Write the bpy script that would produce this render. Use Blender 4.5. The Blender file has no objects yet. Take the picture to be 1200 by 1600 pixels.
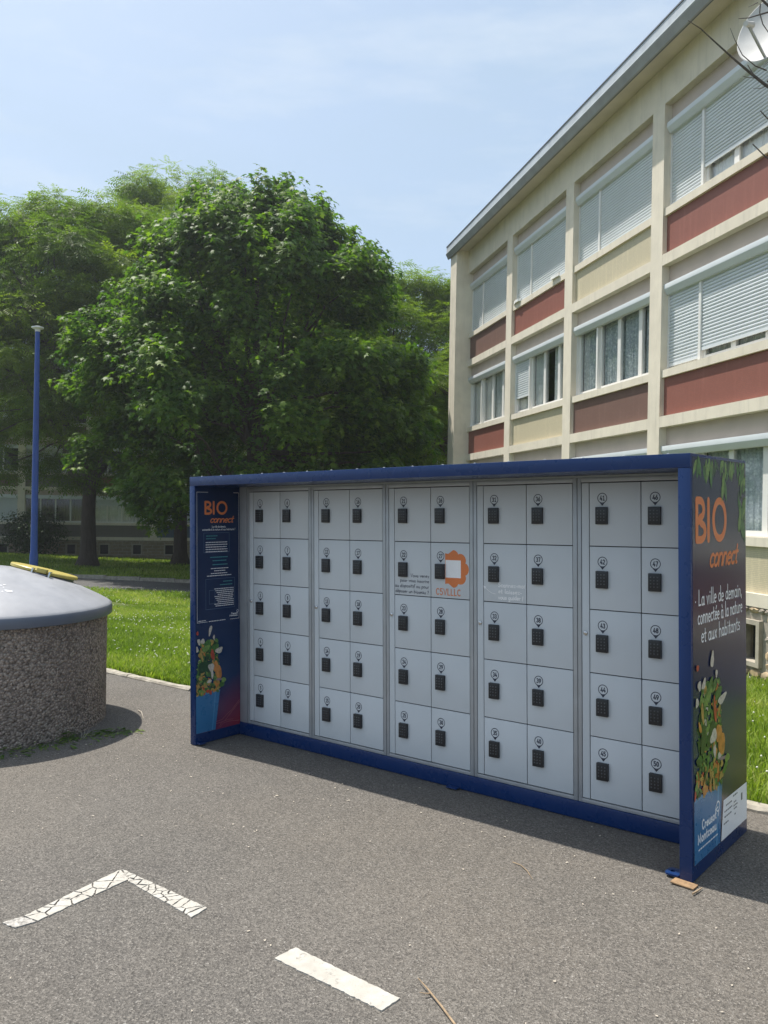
import bpy, bmesh, math, random
import numpy as np
from mathutils import Matrix, Vector

random.seed(7); RNG = np.random.default_rng(11)
sc = bpy.context.scene
COL = sc.collection
PI = math.pi

# ---------------------------------------------------------------- camera, sky, sun, exposure
CAM_Z = 1.606; FPX = 1312.4
CF = np.array((0.0, 0.9999972, -0.0023598)); CR = np.array((0.9998407, 0.0000421, 0.0178473)); CU = np.array((-0.0178473, 0.0023595, 0.9998379))
cd = bpy.data.cameras.new("camera"); cam = bpy.data.objects.new("camera", cd); COL.objects.link(cam)
cd.sensor_width = 36.0; cd.lens = FPX / 1600 * 36.0; cd.clip_start = 0.05; cd.clip_end = 2000
cam.matrix_world = Matrix(((CR[0], CU[0], -CF[0], 0), (CR[1], CU[1], -CF[1], 0), (CR[2], CU[2], -CF[2], CAM_Z), (0, 0, 0, 1)))
sc.camera = cam
SUN_DIR = Vector((-0.371, 0.268, 1.0)).normalized()          # towards the sun
SUN_EL = math.asin(SUN_DIR.z); SUN_AZ = math.atan2(SUN_DIR.x, SUN_DIR.y)
wd = bpy.data.worlds.new("World"); sc.world = wd; wd.use_nodes = True
nt = wd.node_tree; bg = nt.nodes["Background"]; bg.inputs[1].default_value = 0.15
sky = nt.nodes.new("ShaderNodeTexSky"); sky.sky_type = 'NISHITA'; sky.sun_disc = False
sky.sun_elevation = SUN_EL; sky.sun_rotation = SUN_AZ; sky.altitude = 300; sky.air_density = 1.0; sky.dust_density = 4.0; sky.ozone_density = 1.0
# thin high haze and cirrus over the clear sky
tcw = nt.nodes.new("ShaderNodeTexCoord"); mpw = nt.nodes.new("ShaderNodeMapping"); mpw.inputs["Scale"].default_value = (1.0, 1.6, 4.0)
nzw = nt.nodes.new("ShaderNodeTexNoise"); nzw.inputs["Scale"].default_value = 2.2; nzw.inputs["Detail"].default_value = 7; nzw.inputs["Roughness"].default_value = 0.6
rpw = nt.nodes.new("ShaderNodeMapRange"); rpw.inputs[1].default_value = 0.42; rpw.inputs[2].default_value = 0.85; rpw.inputs[3].default_value = 0.62; rpw.inputs[4].default_value = 0.85
mxw = nt.nodes.new("ShaderNodeMix"); mxw.data_type = 'RGBA'; mxw.inputs[7].default_value = (2.35, 3.05, 3.75, 1)
nt.links.new(tcw.outputs["Generated"], mpw.inputs[0]); nt.links.new(mpw.outputs[0], nzw.inputs[0]); nt.links.new(nzw.outputs[0], rpw.inputs[0])
nt.links.new(rpw.outputs[0], mxw.inputs[0]); nt.links.new(sky.outputs[0], mxw.inputs[6]); 
nzc = nt.nodes.new("ShaderNodeTexNoise"); nzc.inputs["Scale"].default_value = 3.4; nzc.inputs["Detail"].default_value = 8; nzc.inputs["Roughness"].default_value = 0.62; nt.links.new(mpw.outputs[0], nzc.inputs[0])
rpc = nt.nodes.new("ShaderNodeMapRange"); rpc.inputs[1].default_value = 0.50; rpc.inputs[2].default_value = 0.78; rpc.inputs[3].default_value = 0.0; rpc.inputs[4].default_value = 0.55; nt.links.new(nzc.outputs[0], rpc.inputs[0])
mxc = nt.nodes.new("ShaderNodeMix"); mxc.data_type = 'RGBA'; mxc.inputs[7].default_value = (3.7, 4.1, 4.5, 1); nt.links.new(rpc.outputs[0], mxc.inputs[0]); nt.links.new(mxw.outputs[2], mxc.inputs[6]); nt.links.new(mxc.outputs[2], bg.inputs[0])
sl = bpy.data.lights.new("sun", 'SUN'); sl.energy = 4.2; sl.angle = math.radians(0.55); sl.color = (1.0, 0.95, 0.87)
so = bpy.data.objects.new("sun", sl); COL.objects.link(so); so.rotation_euler = SUN_DIR.to_track_quat('Z', 'Y').to_euler(); so.location = (-8, 5, 30)
vs = sc.view_settings; vs.view_transform = 'Standard'; vs.look = 'None'; vs.exposure = 0.57; vs.gamma = 1.0; vs.use_curve_mapping = False
sc.cycles.max_bounces = 8; sc.cycles.transparent_max_bounces = 12; sc.cycles.caustics_reflective = False; sc.cycles.caustics_refractive = False

# ---------------------------------------------------------------- materials
def nmat(name):
    m = bpy.data.materials.new(name); m.use_nodes = True; t = m.node_tree
    return m, t, t.nodes["Principled BSDF"]
def N(t, kind, **kw):
    n = t.nodes.new(kind)
    for k, v in kw.items():
        if k in n.inputs: n.inputs[k].default_value = v
        else: setattr(n, k, v)
    return n
def mixc(t, fac, a, b, blend='MIX'):
    n = t.nodes.new("ShaderNodeMix"); n.data_type = 'RGBA'; n.blend_type = blend
    for idx, v in ((0, fac), (6, a), (7, b)):
        if isinstance(v, bpy.types.NodeSocket): t.links.new(v, n.inputs[idx])
        elif idx == 0: n.inputs[0].default_value = v
        else: n.inputs[idx].default_value = (*v, 1) if len(v) == 3 else v
    return n.outputs[2]
def ramp(t, sock, lo, hi, a=0.0, b=1.0):
    n = t.nodes.new("ShaderNodeMapRange"); n.inputs[1].default_value = lo; n.inputs[2].default_value = hi; n.inputs[3].default_value = a; n.inputs[4].default_value = b
    t.links.new(sock, n.inputs[0]); return n.outputs[0]
def noise(t, vec, scale, detail=4, rough=0.55):
    n = N(t, "ShaderNodeTexNoise", Scale=scale, Detail=detail, Roughness=rough); t.links.new(vec, n.inputs["Vector"]); return n.outputs["Fac"]
def vor(t, vec, scale, feature='F1'):
    n = N(t, "ShaderNodeTexVoronoi", Scale=scale); n.feature = feature; t.links.new(vec, n.inputs["Vector"]); return n
def bump(t, p, h, strength=0.4, dist=0.01):
    b = N(t, "ShaderNodeBump", Strength=strength, Distance=dist); t.links.new(h, b.inputs["Height"]); t.links.new(b.outputs[0], p.inputs["Normal"])
def objco(t): return t.nodes.new("ShaderNodeTexCoord").outputs["Object"]
def geoco(t): return t.nodes.new("ShaderNodeNewGeometry").outputs["Position"]

def plain(name, col, rough=0.5, var=0.12, scale=6.0, metal=0.0, bmp=0.0, bscale=60, spec=0.5, dirt=None):
    m, t, p = nmat(name); c = geoco(t)
    nz = noise(t, c, scale); dark = tuple(x * (1 - var) for x in col); lite = tuple(min(1, x * (1 + var)) for x in col)
    o = mixc(t, ramp(t, nz, 0.3, 0.7), dark, lite)
    if dirt:
        mp = N(t, "ShaderNodeMapping"); mp.inputs["Scale"].default_value = (3, 3, 0.35); t.links.new(c, mp.inputs[0])
        s = noise(t, mp.outputs[0], 3.0, 5, 0.65); o = mixc(t, ramp(t, s, 0.52, 0.78, 0, dirt), o, tuple(x * 0.55 for x in col))
    t.links.new(o, p.inputs["Base Color"]); p.inputs["Roughness"].default_value = rough; p.inputs["Metallic"].default_value = metal; p.inputs["Specular IOR Level"].default_value = spec
    t.links.new(ramp(t, noise(t, c, scale * 4, 3), 0.3, 0.7, max(0.03, rough - 0.06), min(1, rough + 0.08)), p.inputs["Roughness"])
    if bmp: bump(t, p, noise(t, c, bscale, 4), bmp, 0.004)
    return m

def mat_asphalt(name, a, b, fine=105.0):
    m, t, p = nmat(name); c = geoco(t)
    big = noise(t, c, 0.55, 5, 0.6); mid = noise(t, c, 5.0, 5, 0.65)
    v = vor(t, c, fine); v2 = vor(t, c, fine * 2.1)
    base = mixc(t, ramp(t, big, 0.35, 0.65), a, b); sx = N(t, "ShaderNodeSeparateXYZ"); t.links.new(c, sx.inputs[0])
    base = mixc(t, ramp(t, noise(t, c, 0.22, 3), 0.42, 0.60, 0, 0.75), base, (b[0] * 1.12, b[1] * 1.06, b[2] * 0.97))
    base = mixc(t, ramp(t, noise(t, c, 1.7, 6, 0.7), 0.60, 0.74, 0, 0.45), base, tuple(x * 0.72 for x in a))
    base = mixc(t, ramp(t, noise(t, c, 2.6, 5, 0.7), 0.66, 0.74, 0, 0.35), base, (b[0] * 1.5, b[1] * 1.38, b[2] * 1.25))
    base = mixc(t, ramp(t, mid, 0.3, 0.75, 0, 0.35), base, tuple(x * 0.7 for x in a))
    sp = N(t, "ShaderNodeSeparateColor"); t.links.new(v.outputs["Color"], sp.inputs[0])
    base = mixc(t, ramp(t, sp.outputs[0], 0.35, 1.0, 0, 0.6), base, tuple(min(1, x * 1.8) for x in b))
    base = mixc(t, ramp(t, sp.outputs[1], 0.45, 1.0, 0, 0.68), base, tuple(x * 0.36 for x in a))
    base = mixc(t, ramp(t, sp.outputs[2], 0.985, 0.99, 0, 0.45), base, (0.5, 0.47, 0.43))
    base = mixc(t, ramp(t, v2.outputs["Distance"], 0.35, 0.8, 0, 0.5), base, tuple(x * 0.4 for x in a))
    t.links.new(base, p.inputs["Base Color"]); p.inputs["Roughness"].default_value = 0.92; p.inputs["Specular IOR Level"].default_value = 0.25
    mul = N(t, "ShaderNodeMath", operation='ADD'); t.links.new(v.outputs["Distance"], mul.inputs[0]); t.links.new(noise(t, c, fine * 0.5, 3), mul.inputs[1])
    bump(t, p, mul.outputs[0], 0.8, 0.005); return m

def mat_aggregate():
    m, t, p = nmat("exposed_aggregate"); c = objco(t); v = vor(t, c, 60); v2 = vor(t, c, 95)
    sp = N(t, "ShaderNodeSeparateColor"); t.links.new(v.outputs["Color"], sp.inputs[0])
    o = mixc(t, sp.outputs[0], (0.25, 0.195, 0.16), (0.54, 0.44, 0.365))
    o = mixc(t, ramp(t, sp.outputs[1], 0.75, 0.97, 0, 0.7), o, (0.06, 0.048, 0.04))
    o = mixc(t, ramp(t, sp.outputs[2], 0.88, 0.95, 0, 0.8), o, (0.42, 0.37, 0.31))
    o = mixc(t, ramp(t, v.outputs["Distance"], 0.42, 0.7, 0, 0.55), o, (0.12, 0.098, 0.082))
    o = mixc(t, ramp(t, noise(t, c, 2.2, 5), 0.5, 0.75, 0, 0.35), o, (0.06, 0.05, 0.04))
    t.links.new(o, p.inputs["Base Color"]); p.inputs["Roughness"].default_value = 0.85
    inv = N(t, "ShaderNodeMath", operation='SUBTRACT'); inv.inputs[0].default_value = 1.0; t.links.new(v.outputs["Distance"], inv.inputs[1])
    bump(t, p, inv.outputs[0], 1.0, 0.02); return m

def mat_leaf(name, cols, trans, rough=0.45, tmix=0.38):
    m, t, p = nmat(name); at_ = N(t, "ShaderNodeAttribute", attribute_name="var")
    r = N(t, "ShaderNodeValToRGB"); e = r.color_ramp.elements
    e[0].position = 0; e[0].color = (*cols[0], 1); e[1].position = 1; e[1].color = (*cols[-1], 1)
    for i, cc in enumerate(cols[1:-1]): x = e.new((i + 1) / (len(cols) - 1)); x.color = (*cc, 1)
    t.links.new(at_.outputs["Fac"], r.inputs[0]); t.links.new(r.outputs[0], p.inputs["Base Color"]); p.inputs["Roughness"].default_value = rough; p.inputs["Specular IOR Level"].default_value = 0.22
    tr = N(t, "ShaderNodeBsdfTranslucent"); t.links.new(mixc(t, 1.0, r.outputs[0], trans, 'MULTIPLY'), tr.inputs[0])
    mx = N(t, "ShaderNodeMixShader"); mx.inputs[0].default_value = tmix
    t.links.new(p.outputs[0], mx.inputs[1]); t.links.new(tr.outputs[0], mx.inputs[2]); t.links.new(mx.outputs[0], t.nodes["Material Output"].inputs[0]); return m

def mat_glass(name, tint=(0.75, 0.8, 0.8)):
    m, t, p = nmat(name); tr = N(t, "ShaderNodeBsdfTransparent"); tr.inputs[0].default_value = (*tint, 1)
    gl = N(t, "ShaderNodeBsdfGlossy", Roughness=0.03); fr = N(t, "ShaderNodeLayerWeight"); pw = N(t, "ShaderNodeMath", operation='POWER'); t.links.new(fr.outputs["Facing"], pw.inputs[0]); pw.inputs[1].default_value = 4.0; ad = ramp(t, pw.outputs[0], 0, 1, 0.05, 0.95)
    mx = N(t, "ShaderNodeMixShader"); t.links.new(ad, mx.inputs[0]); t.links.new(tr.outputs[0], mx.inputs[1]); t.links.new(gl.outputs[0], mx.inputs[2])
    t.links.new(mx.outputs[0], t.nodes["Material Output"].inputs[0]); t.nodes.remove(p); return m

def mat_tilepanel(name, col):
    m, t, p = nmat(name); c = objco(t)
    mp = N(t, "ShaderNodeMapping"); mp.inputs["Rotation"].default_value = (PI / 2, 0, 0); t.links.new(c, mp.inputs[0])
    br = N(t, "ShaderNodeTexBrick", Scale=1.0); t.links.new(mp.outputs[0], br.inputs["Vector"])
    br.inputs["Color1"].default_value = (*col, 1); br.inputs["Color2"].default_value = (*[x * 0.86 for x in col], 1); br.inputs["Mortar"].default_value = (*[x * 0.62 + 0.03 for x in col], 1)
    br.inputs["Mortar Size"].default_value = 0.0035; br.inputs["Brick Width"].default_value = 0.024; br.inputs["Row Height"].default_value = 0.024; br.offset = 0
    o = mixc(t, ramp(t, noise(t, c, 3, 6, 0.7), 0.4, 0.75, 0, 0.4), br.outputs[0], tuple(x * 0.72 for x in col))
    mp2 = N(t, "ShaderNodeMapping"); mp2.inputs["Scale"].default_value = (8, 8, 0.6); t.links.new(c, mp2.inputs[0])
    o = mixc(t, ramp(t, noise(t, mp2.outputs[0], 1.6, 4), 0.55, 0.8, 0, 0.35), o, tuple(min(1, x * 1.25 + 0.04) for x in col))
    t.links.new(o, p.inputs["Base Color"]); p.inputs["Roughness"].default_value = 0.6; bump(t, p, br.outputs["Fac"], -0.3, 0.003); return m

def mat_stone(name, c1, c2, mortar, bw, rh):
    m, t, p = nmat(name); c = objco(t)
    mp = N(t, "ShaderNodeMapping"); mp.inputs["Rotation"].default_value = (PI / 2, 0, 0); t.links.new(c, mp.inputs[0])
    ns = N(t, "ShaderNodeTexNoise", Scale=2.5); t.links.new(mp.outputs[0], ns.inputs["Vector"])
    vm = N(t, "ShaderNodeVectorMath", operation='MULTIPLY_ADD'); t.links.new(ns.outputs["Color"], vm.inputs[0]); vm.inputs[1].default_value = (0.12, 0.12, 0); t.links.new(mp.outputs[0], vm.inputs[2])
    br = N(t, "ShaderNodeTexBrick", Scale=1.0); t.links.new(vm.outputs[0], br.inputs["Vector"])
    br.inputs["Color1"].default_value = (*c1, 1); br.inputs["Color2"].default_value = (*c2, 1); br.inputs["Mortar"].default_value = (*mortar, 1)
    br.inputs["Mortar Size"].default_value = 0.014; br.inputs["Brick Width"].default_value = bw; br.inputs["Row Height"].default_value = rh
    o = mixc(t, ramp(t, noise(t, c, 9, 5), 0.35, 0.7, 0, 0.5), br.outputs[0], tuple(x * 0.6 for x in c1))
    t.links.new(o, p.inputs["Base Color"]); p.inputs["Roughness"].default_value = 0.9; bump(t, p, br.outputs["Fac"], -0.7, 0.02); return m

def mat_print(name, top, mid, bot, z0, z1, axis=2):
    m, t, p = nmat(name); c = objco(t); s = N(t, "ShaderNodeSeparateXYZ"); t.links.new(c, s.inputs[0])
    f = ramp(t, s.outputs[axis], z0, z1); ns = noise(t, c, 1.6, 3)
    f2 = N(t, "ShaderNodeMath", operation='MULTIPLY_ADD'); t.links.new(ns, f2.inputs[0]); f2.inputs[1].default_value = 0.25; t.links.new(f, f2.inputs[2])
    yf = ramp(t, s.outputs[1], -0.4, 0.36, 0.12, -0.22)
    ad = N(t, "ShaderNodeMath", operation='ADD'); t.links.new(f2.outputs[0], ad.inputs[0]); t.links.new(yf, ad.inputs[1])
    r = N(t, "ShaderNodeValToRGB"); e = r.color_ramp.elements; e[0].color = (*bot, 1); e[0].position = 0.08; e[1].color = (*top, 1); e[1].position = 0.9; x = e.new(0.42); x.color = (*mid, 1)
    t.links.new(ad.outputs[0], r.inputs[0]); t.links.new(r.outputs[0], p.inputs["Base Color"]); p.inputs["Roughness"].default_value = 0.22; p.inputs["Specular IOR Level"].default_value = 0.38; return m

def mat_lace():
    m, t, p = nmat("lace_curtain"); c = objco(t); v = vor(t, c, 16); s = noise(t, c, 40, 3)
    o = mixc(t, ramp(t, v.outputs["Distance"], 0.15, 0.45), (0.82, 0.84, 0.83), (0.42, 0.46, 0.48)); o = mixc(t, ramp(t, s, 0.4, 0.65, 0, 0.5), o, (0.86, 0.88, 0.87))
    t.links.new(o, p.inputs["Base Color"]); p.inputs["Roughness"].default_value = 0.9; return m

def mat_grass_ground(name, a, b, soil):
    m, t, p = nmat(name); c = geoco(t)
    o = mixc(t, ramp(t, noise(t, c, 0.8, 5), 0.35, 0.65), a, b); o = mixc(t, ramp(t, noise(t, c, 22, 5, 0.7), 0.4, 0.7, 0, 0.6), o, tuple(x * 0.55 for x in a))
    o = mixc(t, ramp(t, noise(t, c, 3.5, 6, 0.7), 0.62, 0.8, 0, 0.6), o, soil)
    t.links.new(o, p.inputs["Base Color"]); p.inputs["Roughness"].default_value = 0.95; p.inputs["Specular IOR Level"].default_value = 0.1; bump(t, p, noise(t, c, 60, 4), 0.9, 0.03); return m

def mat_bark(name, col):
    m, t, p = nmat(name); c = objco(t); mp = N(t, "ShaderNodeMapping"); mp.inputs["Scale"].default_value = (9, 9, 1.6); t.links.new(c, mp.inputs[0])
    n1 = noise(t, mp.outputs[0], 2.0, 6, 0.7); o = mixc(t, ramp(t, n1, 0.35, 0.65), tuple(x * 0.5 for x in col), col)
    t.links.new(o, p.inputs["Base Color"]); p.inputs["Roughness"].default_value = 0.95; bump(t, p, n1, 1.0, 0.04); return m

def mat_paint():
    m, t, p = nmat("road_paint"); c = geoco(t); w = noise(t, c, 38, 6, 0.7); w2 = noise(t, c, 7, 5, 0.65); sm = N(t, "ShaderNodeMath", operation='MULTIPLY_ADD'); t.links.new(w2, sm.inputs[0]); sm.inputs[1].default_value = 0.45; t.links.new(w, sm.inputs[2])
    o = mixc(t, ramp(t, noise(t, c, 16, 5), 0.35, 0.7), (0.40, 0.375, 0.33), (0.50, 0.475, 0.425)); o = mixc(t, ramp(t, sm.outputs[0], 0.80, 0.92, 0, 0.8), o, (0.19, 0.175, 0.155))
    t.links.new(o, p.inputs["Base Color"]); p.inputs["Roughness"].default_value = 0.85; bump(t, p, noise(t, c, 150, 4), 0.5, 0.004); return m
M = dict(
    asphalt=mat_asphalt("asphalt", (0.126, 0.118, 0.108), (0.186, 0.170, 0.150), 160.0), road=mat_asphalt("road_asphalt", (0.10, 0.098, 0.095), (0.15, 0.145, 0.14), 60),
    ground=mat_grass_ground("lawn_ground", (0.10, 0.135, 0.04), (0.14, 0.175, 0.055), (0.16, 0.15, 0.08)),
    kerb=plain("concrete_kerb", (0.34, 0.31, 0.255), 0.9, 0.3, 14, bmp=0.6, bscale=90), concrete=plain("concrete", (0.40, 0.36, 0.29), 0.85, 0.2, 8, bmp=0.3),
    paint=mat_paint(), wornpaint=plain("worn_road_paint", (0.36, 0.34, 0.31), 0.9, 0.55, 70),
    navy=plain("navy_powder_coat", (0.006, 0.031, 0.125), 0.28, 0.04, 2.5, spec=0.38), navyin=plain("navy_sheet", (0.012, 0.032, 0.13), 0.35, 0.04, 2),
    door=plain("light_grey_coated_steel", (0.585, 0.62, 0.645), 0.40, 0.05, 2.2), seam=plain("dark_seam", (0.02, 0.022, 0.026), 0.8),
    alu=plain("brushed_aluminium", (0.40, 0.42, 0.44), 0.4, 0.08, 9, metal=0.35), chrome=plain("chrome_lock", (0.6, 0.6, 0.6), 0.2, 0.05, metal=0.9),
    black=plain("black_plastic", (0.014, 0.016, 0.02), 0.35, 0.1), key=plain("grey_key", (0.13, 0.14, 0.15), 0.45), ink=plain("dark_navy_ink", (0.014, 0.022, 0.05), 0.45),
    orange=plain("orange_print", (0.72, 0.20, 0.055), 0.4, 0.06), white=plain("white_print", (0.90, 0.90, 0.90), 0.45, 0.04), teal=plain("teal_print", (0.04, 0.26, 0.28), 0.4), frost=plain("faint_blue_print", (0.06, 0.13, 0.24), 0.4),
    printR=mat_print("poster_print", (0.007, 0.014, 0.05), (0.003, 0.018, 0.09), (0.045, 0.028, 0.045), 0.05, 1.5), printL=mat_print("inner_poster_print", (0.004, 0.02, 0.075), (0.008, 0.035, 0.11), (0.30, 0.03, 0.05), 0.02, 1.3),
    bucket=plain("blue_bucket_print", (0.035, 0.17, 0.36), 0.3, 0.1, 5), bucketlite=plain("light_blue_bucket_print", (0.08, 0.27, 0.48), 0.3, 0.1), maroonline=plain("pink_line_print", (0.42, 0.13, 0.13), 0.4),
    vegG=plain("green_print", (0.05, 0.15, 0.03), 0.35, 0.45, 60), vegD=plain("dark_green_print", (0.015, 0.06, 0.02), 0.35, 0.4, 60), vegL=plain("lime_print", (0.16, 0.27, 0.06), 0.35, 0.35, 60), vegO=plain("egg_orange_print", (0.55, 0.22, 0.05), 0.35, 0.3, 40),
    vegR=plain("red_print", (0.48, 0.06, 0.03), 0.35, 0.3, 40), vegW=plain("mushroom_print", (0.55, 0.5, 0.42), 0.35, 0.3, 60), vegY=plain("peel_print", (0.42, 0.27, 0.07), 0.35, 0.4, 60), vegP=plain("onion_print", (0.25, 0.16, 0.2), 0.35, 0.3, 60),
    aggregate=mat_aggregate(), lid=plain("grey_polyethylene_lid", (0.30, 0.305, 0.325), 0.45, 0.12, 3, bmp=0.08, bscale=40, dirt=0.25), lidedge=plain("dark_grey_lid_rim", (0.13, 0.145, 0.18), 0.4, 0.1, 3), yellow=plain("yellow_plastic", (0.44, 0.36, 0.09), 0.4, 0.12, 12), sticker=plain("white_scuff", (0.75, 0.76, 0.78), 0.6, 0.1),
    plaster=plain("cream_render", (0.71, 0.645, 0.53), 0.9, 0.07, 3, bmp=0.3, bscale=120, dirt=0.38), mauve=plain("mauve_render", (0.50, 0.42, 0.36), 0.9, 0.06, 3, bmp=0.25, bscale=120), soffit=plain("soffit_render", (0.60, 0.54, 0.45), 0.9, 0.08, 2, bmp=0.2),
    tred=mat_tilepanel("red_mosaic", (0.30, 0.098, 0.068)), tbrown=mat_tilepanel("brown_mosaic", (0.20, 0.105, 0.08)), tcream=mat_tilepanel("cream_mosaic", (0.66, 0.58, 0.40)), tgrey=mat_tilepanel("grey_mosaic", (0.19, 0.17, 0.15)), tblue=mat_tilepanel("blue_mosaic", (0.06, 0.11, 0.17)),
    shutter=plain("white_pvc_shutter", (0.62, 0.66, 0.68), 0.45, 0.03, 3), frame=plain("white_pvc_frame", (0.76, 0.75, 0.72), 0.4, 0.04, 3), glass=mat_glass("window_glass", (0.93, 0.95, 0.95)), lace=mat_lace(), sheer=plain("white_sheer_curtain", (0.82, 0.82, 0.80), 0.9, 0.12, 5), dark=plain("unlit_room_dark", (0.035, 0.034, 0.033), 0.9),
    gutter=plain("grey_gutter", (0.30, 0.31, 0.32), 0.6, 0.12, 4, dirt=0.2), zinc=plain("zinc_fascia", (0.46, 0.50, 0.55), 0.55, 0.12, 4, dirt=0.2), zincdark=plain("dark_trim_and_shadow", (0.10, 0.11, 0.13), 0.6), roofing=plain("roof_felt", (0.14, 0.14, 0.14), 0.95, 0.2, 3),
    stone1=plain("tan_stone", (0.40, 0.31, 0.20), 0.92, 0.35, 9, bmp=0.8, bscale=30), stone2=plain("ochre_stone", (0.50, 0.37, 0.22), 0.92, 0.35, 9, bmp=0.8, bscale=30), stone3=plain("grey_stone", (0.33, 0.29, 0.24), 0.92, 0.35, 9, bmp=0.8, bscale=30), mortar=plain("mortar", (0.36, 0.32, 0.26), 0.95, 0.2, 20, bmp=0.5),
    farstone=mat_stone("rubble_stone", (0.27, 0.215, 0.15), (0.36, 0.29, 0.20), (0.40, 0.36, 0.30), 0.42, 0.17), vent_shade=plain("dark_vent_shade", (0.03, 0.033, 0.03), 0.7),
    lampblue=plain("blue_lamp_paint", (0.014, 0.06, 0.28), 0.35, 0.1, 4), lamphead=plain("pale_lamp_head", (0.62, 0.64, 0.64), 0.4), dish=plain("white_dish", (0.58, 0.575, 0.56), 0.7, 0.08, 6), wood=plain("pale_wood", (0.30, 0.19, 0.10), 0.8, 0.3, 40), twig=plain("dry_twig", (0.36, 0.26, 0.16), 0.9, 0.25, 40), deadwood=plain("dead_twig_bark", (0.10, 0.085, 0.075), 0.9, 0.3, 30),
    bark=mat_bark("bark", (0.13, 0.10, 0.075)), barkdark=mat_bark("dark_bark", (0.09, 0.07, 0.055)),
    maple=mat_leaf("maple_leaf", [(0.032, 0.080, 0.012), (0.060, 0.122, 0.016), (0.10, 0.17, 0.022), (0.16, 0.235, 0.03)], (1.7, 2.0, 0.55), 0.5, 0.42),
    acacia=mat_leaf("acacia_leaf", [(0.052, 0.10, 0.014), (0.085, 0.145, 0.018), (0.13, 0.19, 0.024), (0.18, 0.24, 0.032)], (1.7, 1.9, 0.5), 0.55, 0.46),
    bush=mat_leaf("bush_leaf", [(0.02, 0.045, 0.012), (0.035, 0.07, 0.018), (0.05, 0.09, 0.02)], (1.3, 1.6, 0.6), 0.5, 0.3),
    grass=mat_leaf("grass_blade", [(0.14, 0.215, 0.03), (0.22, 0.31, 0.04), (0.31, 0.39, 0.075), (0.46, 0.46, 0.17)], (1.3, 1.5, 0.5), 0.5, 0.35),
    weed=mat_leaf("weed_leaf", [(0.05, 0.10, 0.02), (0.10, 0.17, 0.035), (0.2, 0.24, 0.07)], (1.3, 1.5, 0.5), 0.5, 0.3),
    clover=plain("clover_flower", (0.70, 0.70, 0.60), 0.8), petal=plain("pale_litter", (0.50, 0.44, 0.36), 0.85, 0.25, 50), rust=plain("dry_stain", (0.30, 0.21, 0.15), 0.95, 0.4, 60),
)

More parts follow.
